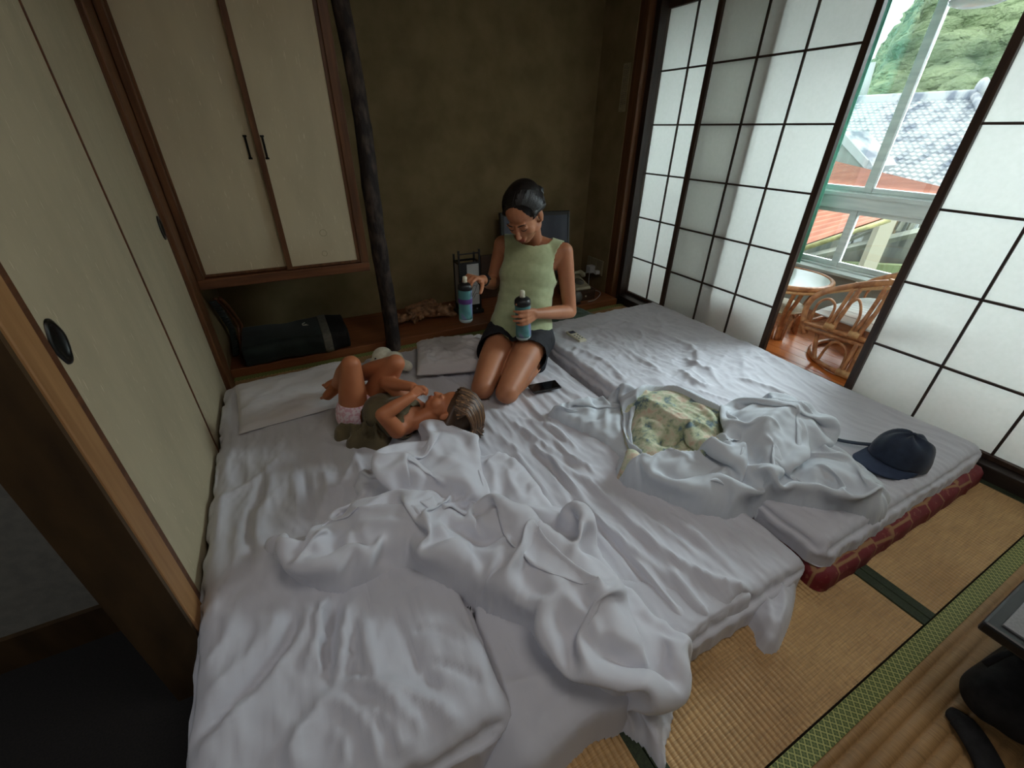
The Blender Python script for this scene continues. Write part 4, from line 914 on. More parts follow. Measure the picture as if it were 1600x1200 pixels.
LOB1 = [([(432, 850), (480, 835), (520, 808), (560, 800), (605, 860), (600, 905), (540, 920), (485, 918), (440, 885)], .040, .09), ([(662, 668), (690, 660), (738, 682), (750, 720), (757, 772), (735, 778), (697, 765), (660, 768), (625, 765), (572, 738), (600, 722), (640, 700)], .070, .11),
        ([(545, 795), (575, 790), (640, 775), (700, 775), (760, 800), (800, 800), (860, 825), (925, 880), (950, 950), (985, 1010), (920, 1040), (860, 1000), (820, 955), (760, 935), (700, 905), (620, 880), (575, 860), (555, 830)], .075, .14),
        ([(870, 800), (905, 790), (928, 812), (936, 845), (915, 860), (890, 840)], .06, .05)]
RID1 = [([(575, 731), (625, 752), (662, 757), (697, 755), (757, 776)], .030, .05, .012), ([(600, 722), (640, 718), (680, 700), (690, 680)], .012, .03), ([(660, 700), (690, 720), (740, 735)], .012, .02),
        ([(580, 765), (612, 775), (655, 768)], -.075, .022, .030), ([(590, 790), (625, 785), (650, 775)], -.055, .018), ([(560, 742), (553, 778), (562, 804), (578, 814)], .030, .014, .02),
        ([(540, 795), (560, 825), (577, 855), (607, 870), (650, 885), (700, 893), (737, 922)], .024, .03, .010), ([(576, 812), (612, 790), (640, 775), (662, 768)], .022, .014, .02),
        ([(585, 808), (620, 808), (672, 817)], .016, .010, .016), ([(565, 828), (610, 829), (655, 832)], .013, .008, .014), ([(585, 853), (625, 856), (665, 858), (700, 838), (745, 841)], .020, .010, .016),
        ([(672, 785), (688, 815), (750, 843), (790, 840)], -.050, .020), ([(662, 768), (700, 800), (712, 816), (738, 828)], .034, .016, .022),
        ([(732, 824), (762, 812), (800, 805), (850, 828), (915, 876), (957, 958), (985, 1015)], .052, .03, .055), ([(740, 790), (775, 787), (820, 780), (875, 783), (892, 793)], .030, .012, .016),
        ([(752, 803), (805, 795), (850, 806), (885, 822), (905, 862)], -.030, .014), ([(872, 801), (905, 789), (925, 812), (938, 842)], .020, .010), ([(895, 812), (900, 835), (922, 850)], -.018, .010),
        ([(812, 863), (800, 910), (785, 955)], .032, .012, .024), ([(826, 880), (812, 920), (800, 958)], -.030, .010), ([(757, 865), (772, 900), (776, 925)], .022, .012), ([(725, 845), (715, 880), (722, 905)], .018, .014), ([(740, 860), (748, 890), (745, 915)], -.014, .010),
        ([(700, 893), (725, 905), (742, 926), (784, 956)], .014, .012, .008), ([(927, 895), (956, 950), (988, 1004), (1022, 1067), (1040, 1139)], .030, .022, .05), ([(968, 897), (999, 966), (1018, 1024), (1016, 1060)], .022, .016), ([(975, 930), (1006, 985), (1022, 1035)], -.020, .010),
        ([(867, 903), (847, 975), (852, 1010)], .022, .016, .022), ([(870, 937), (925, 972), (930, 1024), (948, 1066)], .018, .016), ([(900, 930), (950, 1000), (965, 1060)], -.014, .014), ([(820, 940), (832, 968), (845, 1005)], .018, .010),
        ([(1035, 960), (1055, 1010), (1050, 1080)], .014, .02), ([(940, 1085), (985, 1110), (1030, 1130)], .012, .014), ([(480, 850), (510, 880), (560, 900), (600, 905)], .010, .03), ([(500, 815), (500, 860), (505, 900)], .018, .012, .02), ([(520, 810), (525, 855), (535, 890)], -.014, .012), ([(550, 830), (545, 870), (540, 905)], .014, .016), ([(440, 850), (480, 870), (500, 905)], .012, .018),
        ([(762, 702), (774, 735), (765, 775)], .014, .010), ([(790, 705), (800, 740), (820, 772)], .016, .012), ([(775, 720), (785, 760), (790, 778)], -.010, .010), ([(830, 740), (835, 765), (825, 778)], .014, .010),
        ([(985, 1040), (1000, 1085), (1030, 1150)], .016, .014), ([(560, 750), (575, 770), (572, 795)], -.03, .014)]
o = duvet('duvet', OUT1, LOB1, RID1, M_duvet, .15, .045, .10, .010, 61)
props(o, 'large rumpled white duvet across the left and middle futons, corner trailing to the mat', 'duvet', 'rumpled duvets')
M_floral = None
def floral():
    m, nt, n, l, b = _nodes('faded_floral_quilt'); b.inputs['Roughness'].default_value = .8
    mp = mapping(nt, (16, 16, 16)); nz = n.new('ShaderNodeTexNoise'); nz.inputs['Scale'].default_value = 1; nz.inputs['Detail'].default_value = 7; nz.inputs['Roughness'].default_value = .7; l.new(mp.outputs[0], nz.inputs[0])
    r = n.new('ShaderNodeValToRGB'); e = r.color_ramp.elements; e[0].position = .38; e[0].color = V4(s2l(96, 118, 130)); e[1].position = .47; e[1].color = V4(s2l(176, 184, 150))
    x = e.new(.55); x.color = V4(s2l(206, 204, 180)); x = e.new(.64); x.color = V4(s2l(206, 178, 156)); x = e.new(.72); x.color = V4(s2l(150, 160, 120)); l.new(nz.outputs[0], r.inputs[0]); l.new(r.outputs[0], b.inputs['Base Color']); return m
OUT2 = [(860, 622), (905, 606), (950, 602), (985, 604), (1012, 603), (1050, 603), (1100, 622), (1140, 637), (1160, 628), (1205, 616), (1250, 624), (1285, 645), (1298, 680), (1341, 712), (1385, 748), (1397, 775), (1378, 795), (1330, 790), (1276, 783), (1235, 776), (1195, 768), (1155, 784), (1119, 782), (1080, 772), (1044, 757), (1005, 742), (975, 727), (966, 708), (970, 688), (945, 668), (905, 646), (875, 634)]
LOB2 = [([(1140, 640), (1165, 628), (1205, 616), (1250, 624), (1288, 650), (1297, 685), (1250, 712), (1215, 750), (1192, 766), (1180, 740), (1172, 700), (1145, 680)], .085, .13), ([(990, 620), (1050, 603), (1100, 622), (1140, 645), (1130, 680), (1060, 700), (1000, 690)], .045, .07),
        ([(968, 700), (1020, 690), (1080, 680), (1150, 680), (1180, 700), (1185, 760), (1130, 780), (1060, 755), (985, 725)], .055, .12), ([(1230, 720), (1300, 695), (1345, 720), (1392, 760), (1385, 790), (1300, 785), (1220, 770)], .045, .12)]
RID2 = [([(1179, 699), (1199, 668), (1222, 656), (1262, 647), (1291, 667)], .034, .02, .026), ([(1140, 655), (1175, 640), (1210, 640), (1250, 650)], .020, .016), ([(1150, 690), (1180, 660), (1220, 630)], .014, .02),
        ([(1180, 703), (1186, 735), (1190, 766)], -.040, .012), ([(1228, 687), (1242, 727), (1210, 750), (1194, 765)], .026, .012, .022), ([(1205, 690), (1222, 710), (1235, 728)], .016, .010), ([(1195, 700), (1200, 735), (1198, 756)], .018, .010), ([(1215, 672), (1230, 700)], -.016, .010), ([(1245, 690), (1260, 720), (1225, 755)], -.034, .016),
        ([(1173, 696), (1142, 719), (1090, 770)], .018, .010, .014), ([(1150, 700), (1115, 725), (1065, 760)], -.010, .008), ([(1021, 707), (1078, 687), (1120, 682), (1150, 680)], .022, .014, .02), ([(1000, 720), (1050, 712), (1090, 700)], .012, .016), ([(1040, 745), (1060, 720), (1075, 700)], .012, .014),
        ([(1150, 720), (1165, 745), (1160, 775)], .018, .010), ([(1172, 715), (1178, 745), (1170, 770)], .014, .008), ([(1130, 740), (1140, 760), (1150, 778)], .016, .010), ([(1250, 730), (1300, 735), (1360, 770)], .014, .03), ([(1370, 735), (1382, 765), (1376, 790)], .012, .010), ([(1260, 660), (1275, 680), (1320, 715)], .018, .016),
        ([(955, 608), (950, 640), (972, 668)], .022, .010), ([(940, 610), (935, 635), (950, 655)], -.014, .008), ([(925, 612), (920, 635), (935, 655)], .016, .010), ([(970, 612), (968, 640), (985, 665)], .016, .010), ([(880, 620), (905, 630), (915, 642)], .010, .012), ([(983, 615), (985, 645), (992, 668)], -.02, .010),
        ([(1130, 645), (1140, 665), (1160, 690)], -.045, .014), ([(1010, 640), (1040, 655), (1070, 675)], .012, .016), ([(1080, 625), (1110, 645), (1125, 665)], .014, .014)]
INN = [(1009, 607), (1044, 604), (1073, 613), (1110, 626), (1142, 638), (1136, 656), (1119, 667), (1139, 678), (1090, 685), (1044, 690), (1015, 706), (969, 704), (975, 687), (1005, 675), (998, 655), (992, 632)]
o = duvet('duvet', OUT2, LOB2, RID2, M_duvet2, .19, .045, .095, .008, 91, inner=(INN, floral(), .06, [((1062, 648), (.05, .022), .055)]))
props(o, 'smaller twisted white duvet on the right futon, its floral inner quilt spilling out', 'duvet', 'rumpled duvets')
for c in o.children: c['label'] = 'faded green and cream floral inner quilt'
# ================================================================== PEOPLE
def skin_mat(name, a, b_):
    m = mat(name, a, b_, .48, 7, 3, .08, 220, sss=.12, spec=.4, bdist=.0006); return m
M_skinW = skin_mat('tanned_skin', s2l(168, 110, 78), s2l(186, 126, 92))
M_skinC = skin_mat('child_skin', s2l(176, 108, 72), s2l(194, 124, 86))
def Mx(x, y, z): return Matrix((x, y, z)).transposed()
def blob_body(name, mb, m_, parent, voxel, smooth=6, fac=.5):
    o = mb.build(name, m_, parent, smooth=True); r = o.modifiers.new('skin', 'REMESH'); r.mode = 'VOXEL'; r.voxel_size = voxel; r.use_smooth_shade = True
    s_ = o.modifiers.new('smooth', 'SMOOTH'); s_.iterations = smooth; s_.factor = fac; return o
def cloth_from(name, mb, keep, m_, parent, voxel=.006, smooth=5, disp=None, thick=.0025):
    t = mb.build('tmp', None, None); r = t.modifiers.new('r', 'REMESH'); r.mode = 'VOXEL'; r.voxel_size = voxel; s_ = t.modifiers.new('s', 'SMOOTH'); s_.iterations = smooth; s_.factor = .5
    dg = bpy.context.evaluated_depsgraph_get(); dg.update(); ev = t.evaluated_get(dg); me = ev.to_mesh(); n = len(me.vertices)
    co = np.zeros(n*3); me.vertices.foreach_get('co', co); no = np.zeros(n*3); me.vertices.foreach_get('normal', no); co = co.reshape(-1, 3)+np.array(t.location); no = no.reshape(-1, 3)
    F = [tuple(p.vertices) for p in me.polygons]; ev.to_mesh_clear(); bpy.data.objects.remove(t)
    if disp is not None: co = co+no*disp(co, no)[:, None]
    k = keep(co); F = [f for f in F if all(k[i] for i in f)]; used = sorted({i for f in F for i in f}); re = {a: b for b, a in enumerate(used)}
    o = make(name, co[used], [tuple(re[i] for i in f) for f in F], m_, parent, smooth=True)
    s1 = o.modifiers.new('relax', 'SMOOTH'); s1.iterations = 5; s1.factor = .5; sd = o.modifiers.new('thick', 'SOLIDIFY'); sd.thickness = thick; sd.offset = 1; return o
def hand(mb, W_, D, N, S_, curls, s=1.0, thumb=(.5, .75, .35), tcurl=.35, spread=.06, ft=1.0):
    W_, D, N, S_ = Vector(W_), Vector(D).normalized(), Vector(N), Vector(S_)
    N = (N-D*N.dot(D)).normalized(); S_ = (S_-D*S_.dot(D)-N*S_.dot(N)).normalized()
    offs = (.030, .010, -.010, -.029); Ls = (.070, .078, .072, .056)
    for i in range(4):
        k = W_+D*(.080*s-(abs(i-1.2)*.003))+S_*offs[i]*s
        mb.cap(W_+D*.008*s+S_*offs[i]*s*.6, k, .0135*s, .0105*s, 10, 4)
        d = (D+S_*spread*(1.5-i)).normalized(); p = k; ang = 0; L = Ls[i]*s
        c = curls[i] if hasattr(curls[0], '__len__') else curls
        for j, fr in enumerate((.45, .31, .24)):
            ang += c[j]; q = p+(d*cos(ang)+N*sin(ang))*L*fr; mb.cap(p, q, (.0088-.0009*j)*s*ft, (.0080-.0009*j)*s*ft, 10, 4); p = q
    mb.cap(W_+D*.02*s+S_*.012*s, W_+D*.045*s+S_*.022*s+N*.006*s, .015*s, .014*s, 10, 4)
    td = (D*thumb[0]+S_*thumb[1]+N*thumb[2]).normalized(); p = W_+D*.028*s+S_*.024*s+N*.004*s
    for j, l_ in enumerate((.034, .028, .024)):
        q = p+td*l_*s; mb.cap(p, q, (.0115-.001*j)*s, (.0102-.001*j)*s, 10, 4); p = q; td = (td*cos(tcurl)+(N*.6+D*.6).normalized()*sin(tcurl)).normalized()
def head_prims(mb, c, M, s=1.0, child=False, ears=True):
    def P(x, y, z): return Vector(c)+M @ Vector((x*s, y*s, z*s))
    def E(x, y, z, a, b2, c2): mb.ell(P(x, y, z), (a*s, b2*s, c2*s), M, 20, 12)
    if not child:
        E(0, -.015, .035, .073, .094, .080); E(0, .028, -.022, .058, .058, .078); E(0, .040, -.072, .040, .038, .030); E(0, .055, -.090, .022, .022, .016)
        mb.cap(P(0, .084, .012), P(0, .104, -.030), .0075*s, .0105*s, 10, 4); E(0, .100, -.034, .016, .010, .0085)
        E(0, .083, -.058, .021, .010, .0052); E(0, .082, -.068, .018, .010, .0060)
        for k in (-1, 1):
            E(k*.034, .052, -.030, .024, .026, .026); E(k*.030, .076, .000, .0150, .0090, .0085); E(k*.030, .078, .016, .021, .008, .006)
            if ears: E(k*.072, -.008, -.012, .009, .017, .027); E(k*.070, -.002, -.036, .008, .010, .010)
            E(k*.048, .012, -.058, .018, .034, .020)
    else:
        E(0, -.015, .035, .077, .096, .082); E(0, .030, -.022, .062, .056, .066); E(0, .042, -.062, .036, .034, .026)
        mb.cap(P(0, .084, -.002), P(0, .094, -.022), .007*s, .0095*s, 10, 4); E(0, .083, -.046, .019, .010, .0055); E(0, .082, -.055, .016, .010, .006)
        for k in (-1, 1):
            E(k*.036, .050, -.032, .030, .030, .028); E(k*.030, .076, .000, .0150, .009, .0085)
            if ears: E(k*.076, -.008, -.012, .009, .017, .025)
    return P
def face_parts(P, M, s, body, m_lip, m_brow, brows=True):
    lp_ = MB(); lp_.ell(P(0, .0905, -.0585), (.019*s, .0045*s, .0034*s), M, 14, 8).ell(P(0, .0895, -.067), (.016*s, .0048*s, .0042*s), M, 14, 8)
    lp_.build('lips', m_lip, body, smooth=True)
    for k in (-1, 1):
        if brows: MB().tube([P(k*.012, .0905, .021), P(k*.026, .0895, .0265), P(k*.046, .074, .021)], [.0022*s, .0028*s, .0012*s], 6).build('eyebrow', m_brow, body, smooth=True)
        MB().tube([P(k*.017, .0845, -.0035), P(k*.025, .0868, -.0068), P(k*.035, .0845, -.0065), P(k*.044, .076, -.002)], [.0009*s, .0018*s, .0018*s, .0008*s], 6).build('eyelashes', m_brow, body, smooth=True)
M_lip = mat('lips', s2l(168, 92, 78), None, .4); M_browhair = mat('dark_brow_hair', s2l(34, 24, 20), None, .7)
def hair_mat(name, a, b_, sc=(4, 160, 160)):
    m = mat(name, a, b_, .38, sc, 4, .6, (6, 260, 260), .35, .7, bdist=.002, sheen=.2); return m
M_hairW = mat('dark_hair', s2l(20, 16, 15), s2l(34, 28, 26), .42, 30, 2, spec=.35)
# ---------------------------------------------------------------- the woman
LV = Vector((.76, -.65, 0)).normalized(); FV = Vector((-.65, -.76, 0)).normalized()
PEL = Vector((.985, 1.80, .265)); CH = Vector((1.075, 1.865, .655)); ZB = (CH-PEL).normalized(); FB = (FV-ZB*FV.dot(ZB)).normalized(); LB = FB.cross(ZB); LB = LV if LB.dot(LV) < 0 and False else (LB if LB.dot(LV) > 0 else -LB)
MT = Mx(LB, FB, ZB)
wm = thing('person', 'woman in a pale green sleeveless top and black shorts, kneeling, looking down at two bottles', 'person', (.985, 1.80, .11))
b = MB()
def tp(t, x=0, y=0): return PEL.lerp(CH, t)+LB*x+FB*y
b.ell(PEL, (.148, .105, .10), MT); b.ell(PEL+LB*.075-FB*.045-ZB*.01, (.085, .085, .09), MT).ell(PEL-LB*.075-FB*.045-ZB*.01, (.085, .085, .09), MT)
for t, rx, ry in ((.22, .130, .092), (.42, .112, .080), (.60, .118, .086), (.80, .136, .096), (.95, .140, .092)): b.ell(tp(t), (rx, ry, .075), MT)
for k in (-1, 1): b.ell(tp(.80, k*.058, .058), (.050, .042, .048), MT)
SL = CH+LB*.158+ZB*.045; SR = CH-LB*.150+ZB*.040; NB = CH+ZB*.085-FB*.005
b.cap(NB-ZB*.02, SL-LB*.015, .048, .044).cap(NB-ZB*.02, SR+LB*.015, .048, .044)
b.cap(CH+ZB*.01+LB*.09, SL, .06, .046).cap(CH+ZB*.01-LB*.09, SR, .06, .046)
HC = Vector((.990, 1.795, .876))
fz = Vector((-.62, -.48, -.66)).normalized(); hz = (Vector((-.42, -.22, .85))-fz*Vector((-.42, -.22, .85)).dot(fz)).normalized(); hx = fz.cross(hz)
if hx.dot(LV) < 0: hx = -hx
MH = Mx(hx, fz, hz)
b.cap(NB-ZB*.02, HC-MH @ Vector((0, .02, .03)), .050, .047)
PW = head_prims(b, HC, MH, 1.07)
EL = Vector((1.240, 1.725, .388)); WL = Vector((.985, 1.652, .446)); ER = Vector((.930, 2.010, .500)); WR = Vector((.788, 1.818, .590))
b.cap(SL, SL.lerp(EL, .5), .046, .040).cap(SL.lerp(EL, .5), EL, .040, .034).cap(EL, EL.lerp(WL, .35), .034, .036).cap(EL.lerp(WL, .35), WL, .036, .0235)
b.cap(SR, ER, .044, .034).cap(ER, ER.lerp(WR, .35), .034, .036).cap(ER.lerp(WR, .35), WR, .036, .0235)
B2 = Vector((.925, 1.662, .440)); A2 = Vector((-.075, -.03, 1)).normalized()     # bottle in her left hand
B1 = Vector((.678, 1.768, .523)); A1 = Vector((.02, 0, 1)).normalized()
hand(b, WL, (-.86, -.46, .06), (.42, .78, -.10), (0, 0, 1), [(.45, .75, .55), (.45, .75, .5), (.45, .7, .5), (.5, .75, .5)], .98, (.75, .55, .35), .3)
hand(b, WR, (-.84, -.36, .40), (-.4, -.1, -1), (.25, -1, 0), [(.75, .75, .5), (.75, .7, .5), (.75, .7, .5), (.8, .7, .5)], .98, (.45, .7, .55), .3)
KL = Vector((.752, 1.482, .165)); KR = Vector((.668, 1.570, .165)); HL = PEL+LV*.085+FV*.01; HR = PEL-LV*.085+FV*.01
for H_, K_ in ((HL, KL), (HR, KR)):
    b.cap(H_, H_.lerp(K_, .5)+Vector((0, 0, .008)), .082, .073); b.cap(H_.lerp(K_, .5)+Vector((0, 0, .008)), K_, .073, .054); b.ell(K_+Vector((0, 0, -.003)), (.055, .055, .052))
AL = Vector((1.055, 1.700, .152)); AR = Vector((.930, 1.840, .152))
for K_, A_ in ((KL, AL), (KR, AR)):
    b.cap(K_+Vector((0, 0, -.008)), K_.lerp(A_, .4)+LV*.0, .045, .050); b.cap(K_.lerp(A_, .4), A_, .050, .032); b.cap(A_, A_-FV*.13+Vector((0, 0, -.004)), .032, .022)
bodyW = blob_body('body', b, M_skinW, wm, .0046, 5)
face_parts(PW, MH, 1.07, bodyW, M_lip, M_browhair)
# hair drawn back to a low knot
h = MB(); h.ell(PW(0, -.024, .041), (.0845, .103, .086), MH, 40, 28).ell(PW(0, -.062, .000), (.079, .064, .071), MH, 30, 20)
for k in (-1, 1): h.cap(PW(k*.066, .030, .034), PW(k*.066, -.05, -.002), .014, .020)
h.ell(PW(.012, -.128, -.014), (.034, .030, .032), MH); h.cap(PW(0, -.110, -.01), PW(.020, -.150, -.026), .020, .016)
ho = blob_body('hair', h, M_hairW, wm, .005, 3)
for i in range(60):   # fine combed strands
    pass
st = MB()
for i in range(230):
    a = R_(-122+244*i/229+RNG.uniform(-1, 1)); wob = RNG.uniform(-.02, .02); j = RNG.uniform(0, 1); pts = []
    for t in np.linspace(0, 1, 9):
        th_ = (-.18+1.32*t)*pi/2*1.22; rr_ = 1.022
        y = .057-.026*abs(sin(a))-(.170*t); q_ = sqrt(max(0, 1-((y+.022)/.101)**2)); aa = a*(1-.30*t)+wob*t+.0; pts.append(PW(.0795*rr_*sin(aa)*q_, y, .041-.03*t*t+.0805*rr_*cos(aa)*q_))
    st.tube(pts, .0022, 4, cap=False)
st.build('hair_strands', M_hairW, ho, smooth=True)
# sleeveless top
g = MB(); g.ell(PEL+ZB*.03, (.165, .124, .075), MT)
for t, rx, ry in ((.16, .160, .118), (.30, .148, .110), (.46, .140, .104), (.62, .138, .104), (.80, .150, .112), (.96, .150, .102)): g.ell(tp(t), (rx, ry, .125), MT)
for k in (-1, 1): g.ell(tp(.76, k*.050, .052), (.062, .046, .070), MT)
g.cap(NB-ZB*.02, SL-LB*.03, .055, .051).cap(NB-ZB*.02, SR+LB*.03, .055, .051); g.cap(CH+LB*.09, SL-LB*.02, .066, .052).cap(CH-LB*.09, SR+LB*.02, .066, .052)
TI = np.array(MT.transposed()); PELn = np.array(PEL); CHn = np.array(CH)
def keep_top(co):
    q = (co-PELn) @ TI.T; x, y, z = q[:, 0], q[:, 1], q[:, 2]; HT = (CH-PEL).length
    k = z > -.005+.012*np.sin(x*30)
    for s_ in (-1, 1):
        k &= ~((((np.abs(x)*1-.198)/.080)**2+((y-.0)/.13)**2+((z-HT+.005)/.115)**2 < 1) & (np.sign(x) == s_))
    k &= ~(((x/.098)**2+((y-.03)/.10)**2+((z-HT-.125)/.085)**2) < 1)
    return k & (z < HT+.12)
def disp_top(co, no):
    q = (co-PELn) @ TI.T; return .004*ridged(q[:, 0]*13+q[:, 2]*5, q[:, 2]*2.2+3, 5, 2)*np.clip(1.1-q[:, 2]/.35, .25, 1)+.004*ridged(q[:, 0]*16, q[:, 2]*3+q[:, 1]*9, 8, 2)*np.clip((.15-q[:, 2])/.15, 0, 1)
M_top = mat('pale_green_jersey', s2l(168, 178, 136), s2l(178, 188, 146), .8, 40, 2, .1, 500, sheen=.3)
top = cloth_from('sleeveless_top', g, keep_top, M_top, wm, .0055, 12, disp_top)
# shorts
g = MB(); g.ell(PEL, (.166, .122, .105), MT); g.ell(PEL+LB*.075-FB*.045-ZB*.01, (.098, .098, .098), MT).ell(PEL-LB*.075-FB*.045-ZB*.01, (.098, .098, .098), MT)
for H_, K_ in ((HL, KL), (HR, KR)): g.cap(H_, H_.lerp(K_, .62)+Vector((0, 0, .010)), .098, .092)
PP = np.array(PEL); FVn = np.array(FV); LVn = np.array(LV)
def keep_sh(co):
    q = co-PP; y = q @ FVn; x = q @ LVn; return (y < .155+.015*np.sin(x*25)) & (co[:, 2] < PEL.z+.085) & (co[:, 2] > .135)
M_short = mat('black_shorts_cloth', s2l(20, 20, 27), s2l(28, 28, 35), .8, 30, 2, .15, 300)
cloth_from('shorts', g, keep_sh, M_short, wm, .006, 3, lambda co, no: .006*ridged(co[:, 0]*14, co[:, 1]*14+co[:, 2]*6, 15, 2))
M_sock = mat('black_sock_knit', s2l(22, 24, 32), s2l(34, 36, 46), .9, 60)
for A_ in (AL, AR): s_ = MB().cap(A_+FV*.05, A_, .041, .038).cap(A_, A_-FV*.14+Vector((0, 0, -.004)), .039, .029); blob_body('sock', s_, M_sock, wm, .006, 3)
M_watch = mat('black_watch_rubber', s2l(16, 16, 18), None, .35)
wd_ = (ER-WR).normalized(); wp = WR+wd_*.022; u_ = wd_.cross(Vector((0, 0, 1))).normalized(); w_ = wd_.cross(u_)
wt = MB().lathe([(.027, -.011), (.0295, -.010), (.0295, .010), (.027, .011)], wp, 24, Mx(u_, w_, wd_)).build('wristwatch', M_watch, wm, smooth=True)
fdir = (Vector((-.3, -.8, .5))-wd_*Vector((-.3, -.8, .5)).dot(wd_)).normalized(); MB().lathe([(0, -.004), (.017, -.004), (.018, 0), (.017, .005), (0, .005)], wp+fdir*.030, 24, Mx(wd_, fdir.cross(wd_), fdir)).build('watch_face', mat('watch_glass', s2l(30, 32, 36), None, .1), wt)

# bottles held in her hands -------------------------------------------
def bottle_mat():
    m, nt, n, l, b2 = _nodes('iridescent_bottle_print'); b2.inputs['Roughness'].default_value = .3
    mp = mapping(nt, (9, 9, 7)); nz = n.new('ShaderNodeTexNoise'); nz.inputs['Scale'].default_value = 1; nz.inputs['Detail'].default_value = 2; nz.inputs['Distortion'].default_value = .8; l.new(mp.outputs[0], nz.inputs[0])
    r = n.new('ShaderNodeValToRGB'); e = r.color_ramp.elements; e[0].position = .38; e[0].color = V4(s2l(74, 128, 132)); e[1].position = .46; e[1].color = V4(s2l(92, 152, 150)); x = e.new(.54); x.color = V4(s2l(120, 130, 170)); x = e.new(.62); x.color = V4(s2l(112, 84, 150)); l.new(nz.outputs[0], r.inputs[0]); l.new(r.outputs[0], b2.inputs['Base Color']); return m
M_bot = bottle_mat(); M_capb = mat('black_bottle_collar', s2l(20, 20, 24), None, .4); M_noz = mat('cream_bottle_nozzle', s2l(214, 210, 188), None, .5); M_botb = mat('frosted_bottle_base', s2l(150, 168, 170), None, .3); M_band = mat('purple_bottle_band', s2l(86, 54, 120), None, .35)
def bottle(label, c, ax, s=1.0, band=False):
    t = thing('water_bottle', label, 'bottle', (c[0], c[1], c[2]-.11*s), 'soft bottles held by the woman')
    ax = Vector(ax).normalized(); u = ax.cross(Vector((0, 1, 0))).normalized(); M = Mx(u, ax.cross(u), ax); r = .037*s
    MB().lathe([(0, -.098*s), (r*.99, -.098*s), (r, -.085*s), (r*.97, -.03*s), (r, .0), (r, .055*s), (r*.96, .066*s), (r*.8, .074*s), (0, .074*s)], c, 32, M).build('bottle_body', M_bot, t, smooth=True)
    MB().lathe([(0, -.116*s), (r*.8, -.116*s), (r*.97, -.109*s), (r*1.005, -.097*s), (0, -.097*s)], c, 32, M).build('bottle_base', M_botb, t, smooth=True)
    MB().lathe([(0, .060*s), (r*1.02, .060*s), (r*1.04, .066*s), (r*1.0, .082*s), (r*.8, .090*s), (r*.42, .096*s), (0, .096*s)], c, 32, M).build('collar', M_capb, t, smooth=True)
    MB().lathe([(0, .094*s), (r*.36, .094*s), (r*.30, .104*s), (r*.34, .110*s), (r*.30, .124*s), (r*.2, .127*s), (0, .127*s)], c, 20, M).build('nozzle', M_noz, t, smooth=True)
    if band: MB().lathe([(r*.99, -.012*s), (r*1.012, -.011*s), (r*1.012, .014*s), (r*.99, .015*s)], c, 32, M).build('label_band', M_band, t, smooth=True)
    return t
bottle('teal bottle with a purple band, held from above by the woman on the left', B1, A1, .88, True)
bottle('teal and purple bottle gripped in front of the green top', B2, A2, 1.02)

# ---------------------------------------------------------------- the child
ct = thing('person', 'small child lying on the bed, knees up, hands at mouth, brown hair spread out', 'person', (.25, 1.47, .115))
b = MB(); Hc = Vector((.432, 1.405, .205))
Pc = Vector((.130, 1.610, .185)); Cc = Vector((.275, 1.440, .190)); ax = (Cc-Pc).normalized(); up = Vector((0, 0, 1)); sd_ = up.cross(ax).normalized()   # sd_ = away from the camera
if sd_.y < 0: sd_ = -sd_
Mc = Mx(sd_, (up-ax*up.dot(ax)).normalized(), ax)
b.ell(Pc, (.082, .064, .07), Mc).ell(Pc.lerp(Cc, .4), (.074, .060, .08), Mc).ell(Pc.lerp(Cc, .75), (.078, .062, .08), Mc).ell(Cc, (.082, .058, .055), Mc)
SN = Cc-sd_*.078+ax*.010+up*.002; SF = Cc+sd_*.078+ax*.010+up*.004
b.cap(Cc, SN, .05, .034).cap(Cc, SF, .05, .034); b.cap(Cc+ax*.04, Hc-Vector((.03, -.01, .0)), .036, .036)
fzc = Vector((-.10, .42, .90)).normalized(); hzc = Vector((.93, -.22, .10)); hzc = (hzc-fzc*hzc.dot(fzc)).normalized(); hxc = fzc.cross(hzc); MHc = Mx(hxc, fzc, hzc)
PC = head_prims(b, Hc, MHc, .88, True)
EN = Vector((.178, 1.372, .285)); WN = Vector((.292, 1.392, .318)); EF = Vector((.235, 1.545, .315)); WF = Vector((.318, 1.452, .325))
b.cap(SN, EN, .034, .028).cap(EN, EN.lerp(WN, .4), .028, .0275).cap(EN.lerp(WN, .4), WN, .0275, .019)
b.cap(SF, EF, .032, .027).cap(EF, WF, .027, .019)
hand(b, WN, (.70, .35, .22), (.25, .55, -.5), (-.2, .2, 1), [(.7, .9, .6)]*4, .56, (.7, .5, .4), .4, ft=1.15)
hand(b, WF, (.72, -.35, .02), (.2, -.5, -.6), (-.2, 0, 1), [(.7, .9, .6)]*4, .56, (.7, .5, .4), .4, ft=1.15)
HNc = Pc-sd_*.052; HFc = Pc+sd_*.055; KN = Vector((.120, 1.585, .405)); KF = Vector((.285, 1.560, .385)); AN = Vector((.058, 1.745, .245)); AF = Vector((.085, 1.800, .235))
b.cap(HNc, HNc.lerp(KN, .5), .058, .053).cap(HNc.lerp(KN, .5), KN, .053, .038).cap(KN, KN.lerp(AN, .4), .036, .038).cap(KN.lerp(AN, .4), AN, .038, .023)
b.cap(HFc, HFc.lerp(KF, .5), .058, .052).cap(HFc.lerp(KF, .5), KF, .052, .038).cap(KF, KF.lerp(AF, .4), .036, .038).cap(KF.lerp(AF, .4), AF, .038, .023)
